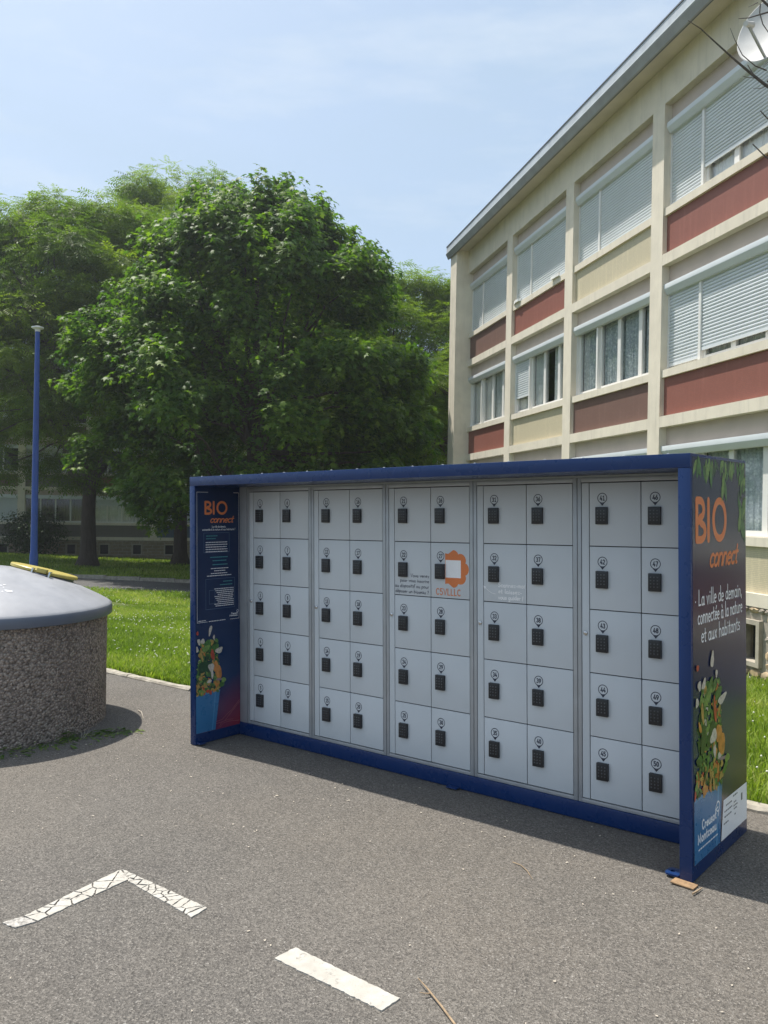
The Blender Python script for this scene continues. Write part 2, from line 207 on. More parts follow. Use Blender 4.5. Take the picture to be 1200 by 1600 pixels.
# ---------------------------------------------------------------- helpers
def tag(o, label=None, cat=None, group=None, kind=None):
    for k, v in (("label", label), ("category", cat), ("group", group), ("kind", kind)):
        if v: o[k] = v
    return o
def link(name, me, parent=None):
    o = bpy.data.objects.new(name, me); COL.objects.link(o)
    if parent is not None: o.parent = parent
    return o
def empty(name, mat4=None, loc=None):
    o = bpy.data.objects.new(name, None); o.empty_display_size = 0.2; COL.objects.link(o)
    if mat4 is not None: o.matrix_world = mat4
    if loc is not None: o.location = loc
    return o
class MB:
    def __init__(s): s.v = []; s.f = []; s.m = []
    def face(s, pts, m=0):
        i = len(s.v); s.v += [tuple(p) for p in pts]; s.f.append(tuple(range(i, i + len(pts)))); s.m.append(m)
    def box(s, x0, x1, y0, y1, z0, z1, m=0):
        i = len(s.v)
        s.v += [(x0, y0, z0), (x1, y0, z0), (x1, y1, z0), (x0, y1, z0), (x0, y0, z1), (x1, y0, z1), (x1, y1, z1), (x0, y1, z1)]
        for q in ((0, 3, 2, 1), (4, 5, 6, 7), (0, 1, 5, 4), (1, 2, 6, 5), (2, 3, 7, 6), (3, 0, 4, 7)): s.f.append(tuple(i + k for k in q)); s.m.append(m)
        return s
    def prism(s, poly, fn, a, b, m=0):           # poly: 2d points, fn(p, t) -> xyz, extruded from a to b
        n = len(poly); i = len(s.v); s.v += [fn(p, a) for p in poly] + [fn(p, b) for p in poly]
        s.f.append(tuple(range(i + n - 1, i - 1, -1))); s.f.append(tuple(range(i + n, i + 2 * n))); s.m += [m, m]
        for k in range(n): s.f.append((i + k, i + (k + 1) % n, i + n + (k + 1) % n, i + n + k)); s.m.append(m)
        return s
    def tube(s, pts, rad, n=8, m=0, cap=True):
        pts = [Vector(p) for p in pts]; rings = []
        up = Vector((0.3, 0.2, 1)).normalized()
        for k, p in enumerate(pts):
            d = (pts[min(k + 1, len(pts) - 1)] - pts[max(k - 1, 0)]).normalized()
            a = d.cross(up)
            if a.length < 0.15: a = d.cross(Vector((1, 0, 0.1)))
            a.normalize(); b = d.cross(a); r = rad[k] if hasattr(rad, '__len__') else rad
            i = len(s.v); s.v += [tuple(p + a * (r * math.cos(2 * PI * j / n)) + b * (r * math.sin(2 * PI * j / n))) for j in range(n)]; rings.append(i)
        for k in range(len(rings) - 1):
            for j in range(n): s.f.append((rings[k] + j, rings[k] + (j + 1) % n, rings[k + 1] + (j + 1) % n, rings[k + 1] + j)); s.m.append(m)
        if cap:
            s.f.append(tuple(rings[0] + j for j in range(n - 1, -1, -1))); s.f.append(tuple(rings[-1] + j for j in range(n))); s.m += [m, m]
        return s
    def lathe(s, prof, n=64, m=0, cx=0, cy=0, cap0=True, cap1=True):
        rings = []
        for r, z in prof:
            i = len(s.v); s.v += [(cx + r * math.cos(2 * PI * j / n), cy + r * math.sin(2 * PI * j / n), z) for j in range(n)]; rings.append(i)
        for k in range(len(rings) - 1):
            for j in range(n): s.f.append((rings[k] + j, rings[k] + (j + 1) % n, rings[k + 1] + (j + 1) % n, rings[k + 1] + j)); s.m.append(m)
        if cap0: s.f.append(tuple(rings[0] + j for j in range(n - 1, -1, -1))); s.m.append(m)
        if cap1: s.f.append(tuple(rings[-1] + j for j in range(n))); s.m.append(m)
        return s
    def mesh(s, name, mats, smooth=None):
        me = bpy.data.meshes.new(name); me.from_pydata(s.v, [], s.f)
        for mm in (mats if isinstance(mats, (list, tuple)) else [mats]): me.materials.append(mm)
        me.polygons.foreach_set("material_index", s.m)
        if smooth is not None: me.shade_smooth(); me.set_sharp_from_angle(angle=math.radians(smooth))
        me.update(); return me
    def build(s, name, mats, parent=None, smooth=None, bevel=0):
        me = s.mesh(name, mats, smooth)
        if bevel:
            bm = bmesh.new(); bm.from_mesh(me); bmesh.ops.remove_doubles(bm, verts=bm.verts, dist=1e-6)
            bmesh.ops.bevel(bm, geom=list(bm.edges), offset=bevel, segments=2, affect='EDGES', profile=0.6, clamp_overlap=True); bm.to_mesh(me); bm.free()
            me.shade_smooth(); me.set_sharp_from_angle(angle=math.radians(24))
        return link(name, me, parent)
def arrays_mesh(name, V, F, mat, var=None):       # V (n,3), F (m,k)
    me = bpy.data.meshes.new(name); n, (m, k) = len(V), F.shape
    me.vertices.add(n); me.vertices.foreach_set("co", np.ascontiguousarray(V, dtype=np.float32).ravel())
    me.loops.add(m * k); me.loops.foreach_set("vertex_index", F.astype(np.int32).ravel())
    me.polygons.add(m); me.polygons.foreach_set("loop_start", np.arange(0, m * k, k, dtype=np.int32)); me.polygons.foreach_set("loop_total", np.full(m, k, dtype=np.int32))
    if var is not None: a = me.attributes.new("var", 'FLOAT', 'POINT'); a.data.foreach_set("value", np.ascontiguousarray(var, dtype=np.float32))
    me.materials.append(mat); me.update(calc_edges=True); me.validate(); return me
def copy_tree(o, parent=None):
    c = o.copy(); COL.objects.link(c); c.parent = parent
    for ch in list(o.children): copy_tree(ch, c)
    return c
def at(px, py, Y):                                # point of the place seen at a photo pixel, at distance Y
    r = CF + CR * (px - 600) / FPX + CU * (800 - py) / FPX; r = r * (Y / r[1]); return (r[0], r[1], r[2] + CAM_Z)

# ---------------------------------------------------------------- ground
ED = np.array((0.769, -0.639)); EN = np.array((0.639, 0.769)); E0 = np.array((-1.723, 7.585))
def ground_z(x, y):
    x = np.asarray(x, dtype=float); y = np.asarray(y, dtype=float)
    e = (x - E0[0]) * EN[0] + (y - E0[1]) * EN[1]; lp = 0.0216 * np.clip(x, -15, 15) - 0.0033 * np.clip(y, -20, 60)
    s = np.clip(e / 6, 0, 1); s = 1 - s * s * (3 - 2 * s); L = -0.178 - 0.044 * np.clip(e, 0, 26)
    return lp * s + (1 - s) * L
def lot_z(x, y): return 0.0216 * np.clip(x, -15, 15) - 0.0033 * np.clip(y, -20, 60)
def grid_sheet(name, us, ws, fn, mat):            # fn(U,W)->(x,y,z)
    U, W = np.meshgrid(us, ws, indexing='ij'); X, Y, Z = fn(U, W); V = np.stack([X.ravel(), Y.ravel(), Z.ravel()], 1)
    nu, nw = len(us), len(ws); i = np.arange((nu - 1) * (nw - 1)); a = (i // (nw - 1)) * nw + i % (nw - 1)
    me = arrays_mesh(name, V, np.stack([a, a + nw, a + nw + 1, a + 1], 1), mat); me.shade_smooth(); return link(name, me)
far = np.array([40, 60, 90, 140, 220, 400, 800.0])
def ug(U, W):
    x = E0[0] + U * ED[0] + W * EN[0]; y = E0[1] + U * ED[1] + W * EN[1]; e = W
    z = ground_z(x, y) - np.where(e < 0.06, 0.06, 0.0); return x, y, z
gs = np.concatenate([-far[::-1], np.arange(-30, 30.1, 1.0), far]); gw = np.concatenate([-far[::-1], np.arange(-30, 0, 3.0), [0.0, 0.06, 0.07], np.arange(0.5, 34, 0.8), far])
tag(grid_sheet("ground", gs, gw, ug, M["ground"]), kind="structure")
def ul(U, W):
    x = E0[0] + U * ED[0] + W * EN[0]; y = E0[1] + U * ED[1] + W * EN[1]; return x, y, lot_z(x, y)
tag(grid_sheet("asphalt_lot", np.arange(-20, 20.1, 1.0), np.concatenate([np.arange(-24, 0, 1.0), [0.0]]), ul, M["asphalt"]), kind="structure")
# road across the far side of the lawn
tag(grid_sheet("road", np.arange(-45, 8.1, 1.5), np.array([0, 0.25, 0.5, 0.75, 1.0]), lambda U, W: (U, 20.6 + 3.6 * W + 0 * U, ground_z(U, 20.6 + 3.6 * W) + 0.03), M["road"]), kind="structure")
kb = MB()
for i in range(53):
    x0 = -45 + i; zz = float(ground_z(x0 + 0.5, 24.28)); kb.box(x0, x0 + 0.985, 24.2, 24.36, zz - 0.25, zz + 0.13)
tag(kb.build("road_kerb", M["kerb"]), kind="structure")
# concrete edging of the lot, one stone after the other
kroot = MB()
def ep(u, w): p = E0 + ED * u + EN * w; return float(p[0]), float(p[1])
for i in range(-14, 13):
    a = ep(i, 0.0); b = ep(i + 1, 0.0); c = ep(i + 1, 0.085); d = ep(i, 0.085)
    z = [float(lot_z(*q)) for q in (a, b, c, d)]
    kroot.face([(q[0], q[1], zz + 0.006) for q, zz in zip((a, b, c, d), z)])
ko = tag(kroot.build("lot_edging", M["mortar"]), kind="structure")
for i in range(-14, 13):
    u0 = i + RNG.uniform(0.004, 0.012); u1 = i + 1 - RNG.uniform(0.004, 0.014); b = MB(); dz = RNG.uniform(0.014, 0.032); nseg = 8; rows = []
    for k in range(nseg + 1):
        u = u0 + (u1 - u0) * k / nseg; ch = RNG.uniform(-0.010, 0.012); cz = RNG.uniform(-0.006, 0.004)
        ring = []
        for w, h in ((-0.006 - ch, -0.05), (-0.002 - ch, dz - 0.016 + cz), (0.014, dz + cz), (0.072 + ch, dz + cz), (0.088, dz - 0.014), (0.09, -0.05)):
            x, y = ep(u, w); ring.append((x, y, float(lot_z(x, y)) + h))
        rows.append(len(b.v)); b.v += ring
    for k in range(nseg):
        for j in range(5): b.f.append((rows[k] + j, rows[k] + j + 1, rows[k + 1] + j + 1, rows[k + 1] + j)); b.m.append(0)
    b.f.append(tuple(rows[0] + j for j in range(6))); b.f.append(tuple(rows[-1] + 5 - j for j in range(6))); b.m += [0, 0]
    b.build("kerb_stone", M["kerb"], ko)

# painted bay markings (cracked paint built as separate flakes)
def clip_poly(poly, n, c):                        # keep n.p <= c
    out = []
    for i in range(len(poly)):
        p, q = poly[i], poly[(i + 1) % len(poly)]; dp = n[0] * p[0] + n[1] * p[1] - c; dq = n[0] * q[0] + n[1] * q[1] - c
        if dp <= 0: out.append(p)
        if (dp < 0 < dq) or (dq < 0 < dp): t = dp / (dp - dq); out.append((p[0] + (q[0] - p[0]) * t, p[1] + (q[1] - p[1]) * t))
    return out
def pz(x, y, h): return (x, y, float(lot_z(x, y)) + h)
def paint_flake(parent, poly, mat, name="paint_flake"):
    cx = sum(p[0] for p in poly) / len(poly); cy = sum(p[1] for p in poly) / len(poly); pts = []
    for i in range(len(poly)):
        p, q = poly[i], poly[(i + 1) % len(poly)]
        nd = max(3, int(math.hypot(q[0] - p[0], q[1] - p[1]) / 0.012))
        for t in [k_ / nd for k_ in range(nd)]: j = RNG.uniform(-0.0026, 0.0026, 2); pts.append((p[0] + (q[0] - p[0]) * t + j[0], p[1] + (q[1] - p[1]) * t + j[1]))
    b = MB(); b.face([pz(x, y, 0.005) for x, y in pts]); n = len(pts)
    for i in range(n): p, q = pts[i], pts[(i + 1) % n]; b.face([pz(*p, 0.0), pz(*q, 0.0), pz(*q, 0.005), pz(*p, 0.005)])
    return b.build(name, mat, parent)
def cracked(parent, quad, nseed, gap=0.0046):
    xs = [p[0] for p in quad]; ys = [p[1] for p in quad]; seeds = []
    while len(seeds) < nseed:
        s, t = RNG.uniform(0, 1, 2); p = np.array(quad[0]) * (1 - s) * (1 - t) + np.array(quad[1]) * s * (1 - t) + np.array(quad[2]) * s * t + np.array(quad[3]) * (1 - s) * t
        if all(np.hypot(*(p - q)) > 0.021 for q in seeds) or RNG.uniform() < 0.03: seeds.append(p)
    for i, a in enumerate(seeds):
        poly = list(quad)
        for j, b in enumerate(seeds):
            if i != j and poly:
                d = b - a; L = np.hypot(*d); n = d / L; poly = clip_poly(poly, n, float(n @ a + L / 2 - gap * RNG.uniform(0.3, 0.9)))
        if len(poly) > 2 and RNG.uniform() < 0.97: paint_flake(parent, poly, M["paint"])
corner = tag(empty("bay_corner_marking", loc=(-1.15, 3.75, 0)), "cracked white paint L-shaped corner marking on the asphalt", "road marking", kind="structure")
corner.location = (0, 0, 0)
cracked(corner, [(-1.405, 3.345), (-1.335, 3.305), (-1.085, 3.688), (-1.160, 3.775)], 16)
cracked(corner, [(-1.150, 3.782), (-1.075, 3.690), (-0.733, 3.330), (-0.686, 3.405)][:1] + [(-1.150, 3.782), (-1.083, 3.655), (-0.735, 3.330), (-0.688, 3.408)][1:], 26)
paint_flake(corner, [(-1.470, 3.290), (-1.400, 3.248), (-1.340, 3.298), (-1.410, 3.338)], M["wornpaint"], "worn_paint")
dash = tag(empty("dash_marking"), "short straight white dash painted on the asphalt foreground", "road marking", kind="structure")
paint_flake(dash, [(-0.367, 3.020), (-0.298, 3.094), (0.080, 2.768), (0.022, 2.698)], M["paint"])

# ---------------------------------------------------------------- stroke lettering (flat ribbons)
def arc(cx, cy, rx, ry, a0, a1, n=None):
    n = n or max(4, int(abs(a1 - a0) / 24)); return [(cx + rx * math.cos(math.radians(a0 + (a1 - a0) * k / n)), cy + ry * math.sin(math.radians(a0 + (a1 - a0) * k / n))) for k in range(n + 1)]
GL = {
 'a': (0.95, [arc(.4, .5, .36, .5, 60, 400), [(.76, 1), (.76, .25), (.82, .05), (.95, .02)]]), 'b': (0.9, [[(.1, 1.9), (.1, .05)], arc(.44, .5, .36, .5, 170, -160)]),
 'c': (0.8, [arc(.45, .5, .38, .5, 50, 310)]), 'd': (0.95, [arc(.4, .5, .36, .5, 60, 400), [(.76, 1.9), (.76, .2), (.82, .04), (.92, .02)]]),
 'e': (0.85, [[(.1, .5), (.76, .58)] + arc(.43, .5, .36, .5, 10, 310)[1:]]), 'f': (0.6, [arc(.45, 1.55, .25, .35, 30, 180) + [(.2, -.3)], [(0, .95), (.5, .95)]]),
 'g': (0.9, [arc(.4, .5, .36, .5, 60, 400), [(.76, 1), (.76, -.4)] + arc(.45, -.45, .31, .35, 0, -150)]), 'h': (0.9, [[(.1, 1.9), (.1, 0)], [(.1, .6)] + arc(.42, .6, .3, .4, 150, 0) + [(.74, 0)]]),
 'i': (0.4, [[(.2, 1), (.2, .02)], [(.2, 1.38), (.21, 1.5)]]), 'l': (0.42, [[(.2, 1.95), (.18, .25), (.24, .05), (.36, .03)]]), 'm': (1.25, [[(.1, 1), (.1, 0)], [(.1, .6)] + arc(.34, .65, .23, .35, 150, 0) + [(.57, 0)], [(.57, .6)] + arc(.82, .65, .23, .35, 150, 0) + [(1.06, 0)]]),
 'n': (0.9, [[(.1, 1), (.1, 0)], [(.1, .6)] + arc(.42, .62, .3, .38, 150, 0) + [(.74, 0)]]), 'o': (0.9, [arc(.44, .5, .37, .5, 90, 450)]), 'p': (0.9, [[(.1, 1), (.1, -.75)], arc(.44, .5, .36, .5, 170, -160)]),
 'q': (0.9, [arc(.4, .5, .36, .5, 60, 400), [(.76, 1), (.76, -.75)]]), 'r': (0.65, [[(.12, 1), (.12, 0)], [(.12, .55)] + arc(.42, .6, .3, .38, 160, 50)]), 's': (0.72, [arc(.36, .75, .25, .24, 40, 270) + arc(.34, .26, .27, .25, 90, -150)[1:]]),
 't': (0.65, [[(.28, 1.6), (.27, .25), (.36, .04), (.54, .06)], [(.02, 1.02), (.56, 1.05)]]), 'u': (0.95, [[(.1, 1), (.12, .35)] + arc(.42, .35, .3, .34, 190, 350) + [(.74, 1)], [(.74, .98), (.76, .04), (.88, .02)]]),
 'v': (0.8, [[(.06, 1), (.36, .02), (.7, 1)]]), 'x': (0.8, [[(.08, 1), (.7, 0)], [(.7, 1), (.06, 0)]]), 'z': (0.8, [[(.1, .98), (.7, .98), (.1, .02), (.72, .04)]]),
 'L': (0.9, [[(.15, 1.9), (.12, .05), (.8, .08)]]), 'S': (0.95, [arc(.45, 1.4, .34, .45, 40, 270) + arc(.42, .48, .36, .47, 90, -150)[1:]]), 'V': (1.1, [[(.05, 1.85), (.5, .02), (1.0, 1.85)]]),
 'C': (1.1, [arc(.6, .95, .5, .93, 45, 315)]), 'M': (1.5, [[(.12, 0), (.15, 1.85), (.7, .35), (1.25, 1.85), (1.3, 0)]]), ',': (0.35, [[(.2, .15), (.08, -.3)]]), '!': (0.4, [[(.2, 1.85), (.18, .55)], [(.18, .12), (.18, 0)]]), '?': (0.8, [arc(.38, 1.4, .3, .4, 160, -60) + [(.38, .75), (.38, .5)], [(.38, .12), (.38, 0)]]),
 '-': (0.6, [[(.08, .55), (.5, .55)]]), '.': (0.3, [[(.1, .02), (.16, .05)]]), '\u00b7': (0.4, [[(.14, .6), (.2, .62)]]), '5': (1.1, [[(.9, 1.85), (.2, 1.85), (.16, 1.08)] + arc(.48, .6, .42, .58, 120, -150)]),
 '0': (1.1, [arc(.52, .95, .4, .93, 90, 450)]), '1': (1.1, [[(.2, 1.5), (.6, 1.88), (.6, 0)], [(.22, 0), (.98, 0)]]), '2': (1.1, [arc(.5, 1.35, .4, .52, 160, -35) + [(.12, .02), (.95, .02)]]), '3': (1.1, [arc(.46, 1.42, .38, .45, 150, -80), arc(.46, .5, .42, .5, 85, -150)]),
 '4': (1.1, [[(.62, 1.88), (.08, .5), (1.0, .5)], [(.76, .95), (.76, 0)]]), '6': (1.1, [[(.72, 1.88), (.2, .95)] + arc(.52, .55, .42, .55, 150, -210)]), '7': (1.1, [[(.1, 1.86), (.92, 1.86), (.4, 0)]]), '8': (1.1, [arc(.52, 1.4, .36, .45, 90, 450), arc(.52, .48, .42, .48, 90, 450)]), '9': (1.1, [arc(.52, 1.32, .42, .55, -30, 330), [(.9, 1.0), (.4, 0)]]),
}
GL['\u00e9'] = (GL['e'][0], GL['e'][1] + [[(.42, 1.35), (.66, 1.7)]]); GL['\u00e0'] = (GL['a'][0], GL['a'][1] + [[(.3, 1.7), (.5, 1.35)]])
def text_strokes(s, x, z, xh, sx=1.0, slant=0.0, track=0.12, jit=0.0, rise=0.0):   # xh = x-height; returns polylines and end x
    out = []; cx = x
    for ch in s:
        if ch == ' ': cx += 0.62 * xh * sx; continue
        w, st = GL[ch]; dz = RNG.uniform(-jit, jit) * xh
        for pl in st: out.append([(cx + (p[0] + slant * p[1]) * xh * sx, z + p[1] * xh + dz + rise * (cx - x)) for p in pl])
        cx += (w + track) * xh * sx
    return out, cx
def fit_text(s, x0, x1, z, xh, **kw):
    _, e = text_strokes(s, 0, 0, xh, **{**kw, 'jit': 0}); return text_strokes(s, x0, z, xh, sx=(x1 - x0) / e, **{k: v for k, v in kw.items()})[0]
def ribbon(b, pl, w, put, lay, m=0, closed=False):
    pl = [np.array(p, dtype=float) for p in pl]
    q = [pl[0]]
    for p in pl[1:]:
        if np.hypot(*(p - q[-1])) > w * 0.12: q.append(p)
    if len(q) < 2: q.append(q[0] + np.array((w * 0.3, 0)))
    closed = len(q) > 5 and np.hypot(*(q[0] - q[-1])) < w * 0.3
    if closed: q = q[:-1]
    n = len(q); L = []; Rr = []
    for i in range(n):
        a = q[(i - 1) % n] if (closed or i > 0) else q[i]; c = q[(i + 1) % n] if (closed or i < n - 1) else q[i]
        d1 = q[i] - a; d2 = c - q[i]; d1 = d1 / (np.hypot(*d1) or 1); d2 = d2 / (np.hypot(*d2) or 1); t = d1 + d2; t = t / (np.hypot(*t) or 1); nn = np.array((-t[1], t[0]))
        ref = d2 if np.hypot(*d2) > 0.5 else d1; k = max(0.6, abs(nn @ np.array((-ref[1], ref[0])))); L.append(q[i] + nn * (w / 2 / k)); Rr.append(q[i] - nn * (w / 2 / k))
    i0 = len(b.v); b.v += [put(p[0], p[1], lay) for p in L] + [put(p[0], p[1], lay) for p in Rr]
    for i in range(n if closed else n - 1): j = (i + 1) % n; b.f.append((i0 + i, i0 + n + i, i0 + n + j, i0 + j)); b.m.append(m)
    if not closed:
        for end, other in ((0, 1), (n - 1, n - 2)):
            d = q[end] - q[other]; d = d / (np.hypot(*d) or 1); nn = (L[end] - Rr[end]) / 2
            cap = [q[end] + nn * math.cos(PI * k / 5) + d * (w / 2) * math.sin(PI * k / 5) for k in range(1, 5)]
            i1 = len(b.v); b.v += [put(p[0], p[1], lay) for p in cap]; idx = [i0 + end] + [i1 + k for k in range(4)] + [i0 + n + end]; b.f.append(tuple(idx)); b.m.append(m)
def strokes(b, pls, w, put, lay=0.0, m=0):
    for k, pl in enumerate(pls): ribbon(b, pl, w, put, lay + 0.00008 * (k % 4), m)
def flat(b, poly, put, lay, m=0): b.face([put(p[0], p[1], lay) for p in poly], m)

# ---------------------------------------------------------------- locker station
LR = Matrix(((0.7692, 0.63865, -0.02158), (-0.63874, 0.76942, 0.00327), (0.01869, 0.01127, 0.99976)))
locker = empty("locker_station", Matrix.Translation((-1.08524, 6.16650, -0.04370 + 0.004)) @ LR.to_4x4())
tag(locker, "long navy blue locker station with fifty light grey keypad doors", "locker")
X0, X1, Y0, Y1, HT = 0.037, 3.509, -0.405, 0.368, 1.855; TH = 0.055
MB().box(X0, X1, Y0, Y1, HT - 0.062, HT).build("roof", M["navy"], locker, bevel=0.003)
MB().box(X0, X0 + TH, Y0, Y1, 0.0, HT - 0.0625).build("side_wall", M["navy"], locker, bevel=0.003)
MB().box(X1 - TH, X1, Y0, Y1, 0.0, HT - 0.0625).build("side_wall", M["navy"], locker, bevel=0.003)
MB().box(X0 + TH + 0.001, X1 - TH - 0.001, Y1 - 0.03, Y1 - 0.002, 0.0, HT - 0.064).build("back_panel", M["navyin"], locker)
MB().box(X0 + TH + 0.001, X1 - TH - 0.001, -0.012, 0.30, 0.0, 0.088).build("plinth", M["navy"], locker, bevel=0.004)
rv = MB()
for i in range(17):
    x = X0 + 0.10 + i * 0.204; rv.lathe([(0.007, HT - 0.001), (0.007, HT + 0.003), (0.003, HT + 0.005)], 8, 0, x, Y0 + 0.03)
rv.build("roof_rivets", M["chrome"], locker)
def foot(x0, x1, y0, y1):
    b = MB(); hx, hy, r = (x0 + x1) / 2 - 0.008, (y0 + y1) / 2, 0.011; z0, z1 = 0.008, 0.016; n = 16
    out = []
    for k in range(n):
        a = 2 * PI * k / n; c, s = math.cos(a), math.sin(a); t = min(((x1 if c > 0 else x0) - hx) / c if abs(c) > 1e-6 else 9, ((y1 if s > 0 else y0) - hy) / s if abs(s) > 1e-6 else 9); out.append((hx + c * t, hy + s * t))
    inn = [(hx + r * math.cos(2 * PI * k / n), hy + r * math.sin(2 * PI * k / n)) for k in range(n)]
    for k in range(n):
        j = (k + 1) % n; b.face([(*out[k], z1), (*out[j], z1), (*inn[j], z1), (*inn[k], z1)]); b.face([(*out[j], z0), (*out[k], z0), (*out[k], z1), (*out[j], z1)]); b.face([(*inn[k], z0), (*inn[j], z0), (*inn[j], z1), (*inn[k], z1)])
    return b.build("foot_plate", M["navy"], locker)
foot(3.385, 3.453, -0.403, -0.33); foot(0.093, 0.135, -0.395, -0.345)
MB().box(1.955, 2.03, -0.05, -0.013, 0.004, 0.010).build("foot_plate", M["navy"], locker, bevel=0.002)
DX, PW, CW, DZ, RH = 0.2376, 0.6505, 0.2783, 0.113, 0.328
DTOP = DZ + 5 * RH
MB().box(DX - 0.068, DX + 4 * PW + 0.584, 0.012, 0.29, 0.0885, DTOP + 0.004).build("cabinet_body", M["seam"], locker)
MB().box(X0 + TH + 0.001, DX - 0.069, -0.004, 0.28, 0.089, HT - 0.0635).build("corner_filler", M["alu"], locker, bevel=0.003)
MB().box(DX + 4 * PW + 0.585, X1 - TH - 0.001, 0.004, 0.28, 0.089, HT - 0.0635).build("corner_filler", M["alu"], locker, bevel=0.003)
MB().box(DX - 0.068, DX + 4 * PW + 0.584, 0.006, 0.28, DTOP + 0.0265, HT - 0.0635).build("header_panel", M["alu"], locker)
DOOR_ME = MB().box(0.0024, CW - 0.0024, 0, 0.010, 0.0024, RH - 0.0024)
def bev_mesh(b, name, mats, bv):
    o = b.build(name, mats, None, bevel=bv); me = o.data; bpy.data.objects.remove(o); return me
DOOR_ME = bev_mesh(DOOR_ME, "door", M["door"], 0.0018)
kp = MB(); kp.prism([(0.0, -0.020), (0.062, -0.016), (0.062, 0.0), (0.0, 0.0)], lambda p, t: (p[0], p[1], t), 0.0, 0.089)
KP_ME = bev_mesh(kp, "keypad", [M["black"], M["key"]], 0.003)
kb2 = MB(); kb2.v = [tuple(v.co) for v in KP_ME.vertices]; kb2.f = [tuple(p.vertices) for p in KP_ME.polygons]; kb2.m = [0] * len(kb2.f)
for r in range(4):
    for c in range(3):
        x = 0.014 + c * 0.017; z = 0.022 + r * 0.016; kb2.box(x - 0.0026, x + 0.0026, -0.0225 + 0.0006 * c, -0.016, z - 0.0026, z + 0.0026, 1)
KP_ME = kb2.mesh("keypad", [M["black"], M["key"]], 35)
def put_door(x, z, lay): return (x, -lay, z)
for c in range(5):
    cx = DX + c * PW
    fr = MB()
    fr.box(cx - 0.0655, cx - 0.0445, -0.003, 0.03, 0.09, DTOP + 0.026); fr.box(cx + 0.5585, cx + 0.5815, -0.003, 0.03, 0.09, DTOP + 0.026)
    fr.box(cx - 0.0443, cx + 0.5583, -0.003, 0.03, 0.09, DZ - 0.003); fr.box(cx - 0.0443, cx + 0.5583, -0.003, 0.03, DTOP + 0.003, DTOP + 0.026)
    fr.build("column_frame", M["alu"], locker, bevel=0.002)
    MB().box(cx - 0.042, cx - 0.002, 0.0, 0.010, DZ + 0.0015, DTOP - 0.0015).build("access_strip", M["door"], locker, bevel=0.0015)
    lk = MB().lathe([(0.011, 0.0), (0.011, 0.006), (0.007, 0.009)], 16); lk.v = [(x + cx - 0.022, -z, y + DZ + 2.62 * RH) for x, y, z in lk.v]; lk.box(cx - 0.0235, cx - 0.0205, -0.0105, -0.0085, DZ + 2.62 * RH - 0.005, DZ + 2.62 * RH + 0.005)
    lk.build("strip_lock", M["chrome"], locker, 40)
    for k in range(2):
        for r in range(5):
            num = c * 10 + k * 5 + r + 1
            d = link("door", DOOR_ME, locker); d.location = (cx + k * CW, 0, DZ + (4 - r) * RH)
            q = link("keypad", KP_ME, d); q.location = (0.042, 0, RH - 0.215)
            b = MB(); bx, bz = 0.073, RH - 0.080; R0 = 0.026; s = str(num); xh = 0.0118; wd_ = 1.1 * xh * 0.78
            strokes(b, [arc(bx, bz, R0 - 0.001, R0 - 0.001, 0, 360, 28)], 0.0038, put_door, 0.0008)
            flat(b, [(bx - 0.014, bz - 0.0232), (bx - 0.007, bz - 0.0262), (bx, bz - 0.0275), (bx + 0.007, bz - 0.0262), (bx + 0.014, bz - 0.0232), (bx, bz - 0.040)][::-1], put_door, 0.0010)
            ts, e = text_strokes(s, 0, 0, xh, 0.95, track=0.16); off = bx - (e - 0.16 * xh * 0.95 - 0.1 * xh) / 2
            strokes(b, [[(p[0] + off, p[1] + bz - 0.95 * xh) for p in pl] for pl in ts], 0.0046, put_door, 0.0008)
            b.build("number_badge", M["ink"], d)
# lettering on the doors
b = MB()
for s, x0, x1, z in (("Vous venez", 1.664, 1.807, 1.212), ("pour vous inscrire", 1.584, 1.805, 1.180), ("au dispositif ou pour", 1.543, 1.805, 1.147), ("d\u00e9poser un bioseau ?", 1.547, 1.803, 1.114)):
    strokes(b, fit_text(s, x0, x1, z, 0.0105, jit=0.12, slant=0.08), 0.0027, put_door, 0.0008)
b.build("door_lettering", M["ink"], locker)
b = MB()
for s, x0, x1, z in (("Scannez-moi", 2.287, 2.460, 1.184), ("et laissez-", 2.287, 2.440, 1.149), ("vous guider !", 2.287, 2.448, 1.116)):
    strokes(b, fit_text(s, x0, x1, z, 0.0122, jit=0.1, slant=0.05), 0.0046, put_door, 0.0008)
strokes(b, [[(2.268, 1.143), (2.245, 1.147), (2.222, 1.159), (2.200, 1.177)]], 0.0028, put_door, 0.0009)
flat(b, [(2.188, 1.186), (2.198, 1.166), (2.209, 1.181)], put_door, 0.0011)
b.build("door_lettering", M["white"], locker)
b = MB(); cxf, czf = 1.980, 1.272; outl = []
for k in range(97):
    a = math.radians(-90 + 180 * k / 96) ; rr = 0.092 + 0.018 * abs(math.cos(4 * a)) ** 0.7; outl.append((cxf + rr * math.cos(a) * 1.0, czf + rr * math.sin(a)))
fl = [(1.9225, czf - 0.11)] + [p for p in outl if p[0] > 1.9225] + [(1.9225, czf + 0.11)]
fl = [(1.9225, czf - 0.090), (1.945, czf - 0.087)] + [p for p in outl] + [(1.945, czf + 0.087), (1.9225, czf + 0.090)]
flat(b, fl, put_door, 0.0007)
strokes(b, fit_text("C5VLLLC", 1.856, 2.036, 1.116, 0.0195, track=0.18), 0.0052, put_door, 0.0008)
b.build("orange_flower_print", M["orange"], locker)
b = MB(); flat(b, [(1.926, 1.220), (2.034, 1.220), (2.034, 1.323), (1.926, 1.323)], put_door, 0.0010); b.build("blank_code_square", M["white"], locker)

